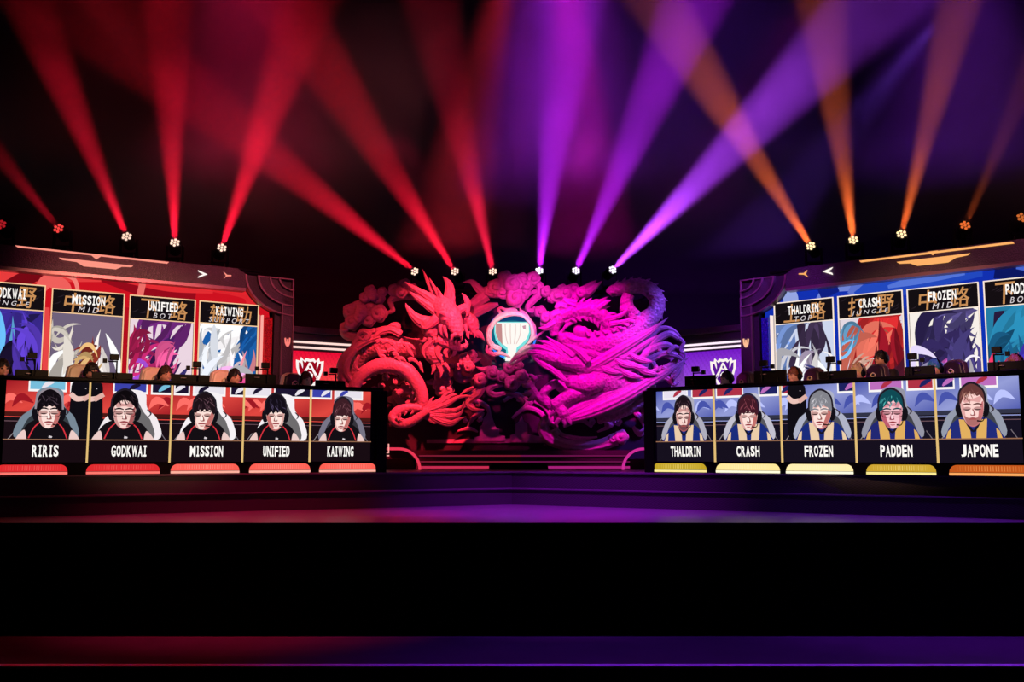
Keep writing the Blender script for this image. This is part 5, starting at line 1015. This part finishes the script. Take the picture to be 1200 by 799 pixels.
# ================================================================== trusses and moving lights
M_TRUSS = mat('dark_truss_metal', (46, 42, 48), .4, metal=.7, var=.2, scale=10)
def truss(a, b, z0, z1, dep, label):
    a, b = Vector((*a, 0)), Vector((*b, 0)); u = (b - a).normalized(); n = Vector((u.y, -u.x, 0)); L = (b - a).length
    o = thing('lighting_truss', (a + b) / 2 + Vector((0, 0, PZ)), label, 'truss')
    for z in (z0, z1):
        for s in (-1, 1): rod('chord', a + n * s * dep / 2 + Vector((0, 0, z)), b + n * s * dep / 2 + Vector((0, 0, z)), .025, M_TRUSS, o)
    N = max(2, round(L / .45))
    for k in range(N):
        p, q = a + u * L * k / N, a + u * L * (k + 1) / N; za, zb = (z0, z1) if k % 2 else (z1, z0)
        for s in (-1, 1): rod('brace', p + n * s * dep / 2 + Vector((0, 0, za)), q + n * s * dep / 2 + Vector((0, 0, zb)), .013, M_TRUSS, o, 6)
    for p in (a + u * .3, b - u * .3): rod('leg', p + Vector((0, 0, PZ)), p + Vector((0, 0, z0)), .04, M_TRUSS, o)
    return o
TL, TRR = WALL_L.back(.85), WALL_R.back(.85)
truss(TL.pt(TL.uv(-60, 270)[0], 0)[:2], TL.pt(TL.uv(305, 290)[0], 0)[:2], 3.62, 3.86, .26, 'dark lighting truss behind the red screen')
truss(TRR.pt(TRR.uv(905, 290)[0], 0)[:2], TRR.pt(TRR.uv(1260, 260)[0], 0)[:2], 3.62, 3.86, .26, 'dark lighting truss behind the blue screen')
CY = 18.75
truss((-2.6, CY), (2.7, CY), 3.56, 3.80, .26, 'dark lighting truss above the dragon wall')
hub = Vector
def moving_light(lens, tip, col, watts, cone, glow, gs, zb, label, group):
    d = (tip - lens).normalized(); piv = lens - d * .16
    o = thing('moving_light', (piv.x, piv.y, zb), label, 'stage light', group)
    boxes('base', [(piv.x - .13, piv.y - .1, zb, piv.x + .13, piv.y + .1, zb + .09)], M_PLASTIC, o, .012)
    yk = boxes('yoke', [(piv.x - .145, piv.y - .04, zb + .09, piv.x + .145, piv.y + .04, zb + .115), (piv.x - .145, piv.y - .03, zb + .1, piv.x - .12, piv.y + .03, piv.z + .04), (piv.x + .12, piv.y - .03, zb + .1, piv.x + .145, piv.y + .03, piv.z + .04)], M_PLASTIC, o)
    sd = Vector((1, 0, 0)); a = d.cross(sd).normalized(); b = a.cross(d)
    hd_ = sweep('lamp_head', [piv - d * .12, piv - d * .10, piv + d * .06, piv + d * .15], [.07, .095, .095, .105], M_PLASTIC, o, 18, side=sd, smooth=False)
    for k in range(7):
        c = lens + (Vector() if k == 0 else (a * math.cos(k * PI / 3) + b * math.sin(k * PI / 3)) * .058) - d * .006
        cyl('lens', c, d, .0235, .021, .014, emi('lens_' + '_'.join(map(str, glow)) + '_%g' % gs, glow, gs * .55 if gs > 1.5 else gs), hd_, 10)
    l = bpy.data.lights.new('beam_lamp', 'SPOT'); l.energy = watts; l.color = col; l.spot_size = math.radians(cone * 1.05); l.spot_blend = .55; l.shadow_soft_size = .05
    lo = bpy.data.objects.new('beam_lamp', l); link(lo, o); lo.location = lens + d * .02; lo.rotation_euler = d.to_track_quat('-Z', 'Y').to_euler()
    lo.matrix_parent_inverse = Matrix.Translation(-Vector(o.location))
RC_, VC_, AC_ = (1, .008, .035), (.52, .015, 1), (1, .15, .03)
G1, G2, G3 = 'moving lights behind the red screen', 'moving lights above the dragon wall', 'moving lights behind the blue screen'
BW_ = 22000
def place(pl, b, t, col, s, cone, glow, gs, label, grp, fwd=1.2):
    if pl is None: Y = CY
    else: u, z = pl.uv(*b); Y = pl.pt(u, z).y
    lens = P(*b, Y); L = (P(*t, Y) - lens).length; tip = P(*t, Y - L * fwd)
    moving_light(lens, tip, col, BW_ * s, cone, glow, gs, (3.80 if pl is None else 3.86) + .03, label, grp)
WR, WV, WA = (255, 214, 190), (246, 236, 255), (255, 222, 170)
place(TL, (1, 263), (-40, 215), RC_, .02, 8, (190, 30, 40), .8, 'barely lit moving light at the outer end of the red screen truss', G1)
place(TL, (68.5, 267.5), (22, 210), RC_, .16, 8, (255, 70, 66), 1, 'moving light with a faint short red beam behind the red screen', G1)
place(TL, (148.5, 277), (102, 165), RC_, .85, 8, WR, 2.0, 'moving light with a leaning red beam behind the red screen', G1)
place(TL, (205, 284), (200, 120), RC_, 1.15, 8, WR, 2.4, 'moving light with an upright red beam behind the red screen', G1)
place(TL, (260, 290), (312, 140), RC_, 1.3, 8.5, WR, 2.4, 'moving light with a red beam leaning to the dragons, behind the red screen', G1)
place(None, (486, 318), (395, 245), RC_, 1.3, 8.5, WR, 2.4, 'moving light with a low slanting red beam beside the red dragon horns', G2)
place(None, (533, 318), (470, 218), RC_, 1.3, 9, WR, 2.4, 'moving light with a slanting red beam above the red dragon head', G2)
place(None, (577.5, 318), (548, 190), (1, .012, .06), 1.2, 8.5, WR, 2.4, 'moving light with a steep red beam above the cloud crown', G2)
place(None, (632, 317), (648, 180), VC_, 1.5, 10, WV, 3, 'moving light with an upright violet beam above the cloud crown', G2)
place(None, (675, 317), (724, 205), VC_, 1.5, 9.5, WV, 3, 'moving light with a leaning violet beam above the magenta coil', G2)
place(None, (718, 316), (800, 232), (.44, .05, 1), 3.2, 9, WV, 3, 'moving light with a low slanting violet beam beside the looped neck', G2)
place(TRR, (950, 288), (893, 197), AC_, .9, 7.5, WA, 2.6, 'moving light with an amber beam leaning to the dragons, behind the blue screen', G3)
place(TRR, (1000, 281), (984, 160), AC_, .95, 8, WA, 2.6, 'moving light with an upright amber beam behind the blue screen', G3)
place(TRR, (1056.5, 274), (1081, 175), AC_, .85, 7.5, WA, 2.6, 'moving light with an amber beam leaning outwards behind the blue screen', G3)
place(TRR, (1131, 264), (1152, 215), AC_, .12, 7, (232, 110, 50), 1, 'moving light with a faint short amber beam behind the blue screen', G3)
place(TRR, (1198, 254.5), (1230, 205), AC_, .02, 7, (214, 110, 50), .9, 'barely lit moving light at the outer end of the blue screen truss', G3)
# ================================================================== haze under the ceiling that shows the beams
def haze():
    o = boxes('haze', [(-12, 10.4, 4.02, 12, 20.5, 11.9)], None)
    m = bpy.data.materials.new('stage_haze'); m.use_nodes = True; nt = m.node_tree; nt.nodes.clear()
    out = nt.nodes.new('ShaderNodeOutputMaterial'); v = nt.nodes.new('ShaderNodeVolumeScatter')
    v.inputs['Density'].default_value = .03; v.inputs['Anisotropy'].default_value = .2
    tc = nt.nodes.new('ShaderNodeTexCoord'); nz = nt.nodes.new('ShaderNodeTexNoise'); nz.inputs['Scale'].default_value = .55; nz.inputs['Detail'].default_value = 3; nz.inputs['Distortion'].default_value = .6
    mr = nt.nodes.new('ShaderNodeMapRange'); mr.inputs['From Min'].default_value = .32; mr.inputs['From Max'].default_value = .72; mr.inputs['To Min'].default_value = .008; mr.inputs['To Max'].default_value = .05
    nt.links.new(tc.outputs['Object'], nz.inputs['Vector']); nt.links.new(nz.outputs[0], mr.inputs[0]); sx = nt.nodes.new('ShaderNodeSeparateXYZ'); nt.links.new(tc.outputs['Object'], sx.inputs[0])
    hz = nt.nodes.new('ShaderNodeMapRange'); hz.inputs['From Min'].default_value = 4.2; hz.inputs['From Max'].default_value = 7.8; hz.inputs['To Min'].default_value = 1.3; hz.inputs['To Max'].default_value = .2
    mm = nt.nodes.new('ShaderNodeMath'); mm.operation = 'MULTIPLY'; nt.links.new(sx.outputs[2], hz.inputs[0]); nt.links.new(hz.outputs[0], mm.inputs[0]); nt.links.new(mr.outputs[0], mm.inputs[1]); ds = nt.nodes.new('ShaderNodeVectorMath'); ds.operation = 'DISTANCE'; ds.inputs[1].default_value = (2.2, 13.6, 7.2); nt.links.new(tc.outputs['Object'], ds.inputs[0])
    pm = nt.nodes.new('ShaderNodeMapRange'); pm.interpolation_type = 'SMOOTHSTEP'; pm.inputs['From Min'].default_value = 0; pm.inputs['From Max'].default_value = 3.4; pm.inputs['To Min'].default_value = .03; pm.inputs['To Max'].default_value = 0; nt.links.new(ds.outputs['Value'], pm.inputs[0])
    ad = nt.nodes.new('ShaderNodeMath'); ad.operation = 'ADD'; nt.links.new(mm.outputs[0], ad.inputs[0]); nt.links.new(pm.outputs[0], ad.inputs[1]); nt.links.new(ad.outputs[0], v.inputs['Density'])
    sc.cycles.volume_step_rate = 1.0; sc.cycles.volume_max_steps = 96
    nt.links.new(v.outputs[0], out.inputs['Volume']); o.data.materials.append(m)
    tag(o, 'thin stage haze in the air above the set, showing the light beams', 'haze', kind='stuff')
haze()
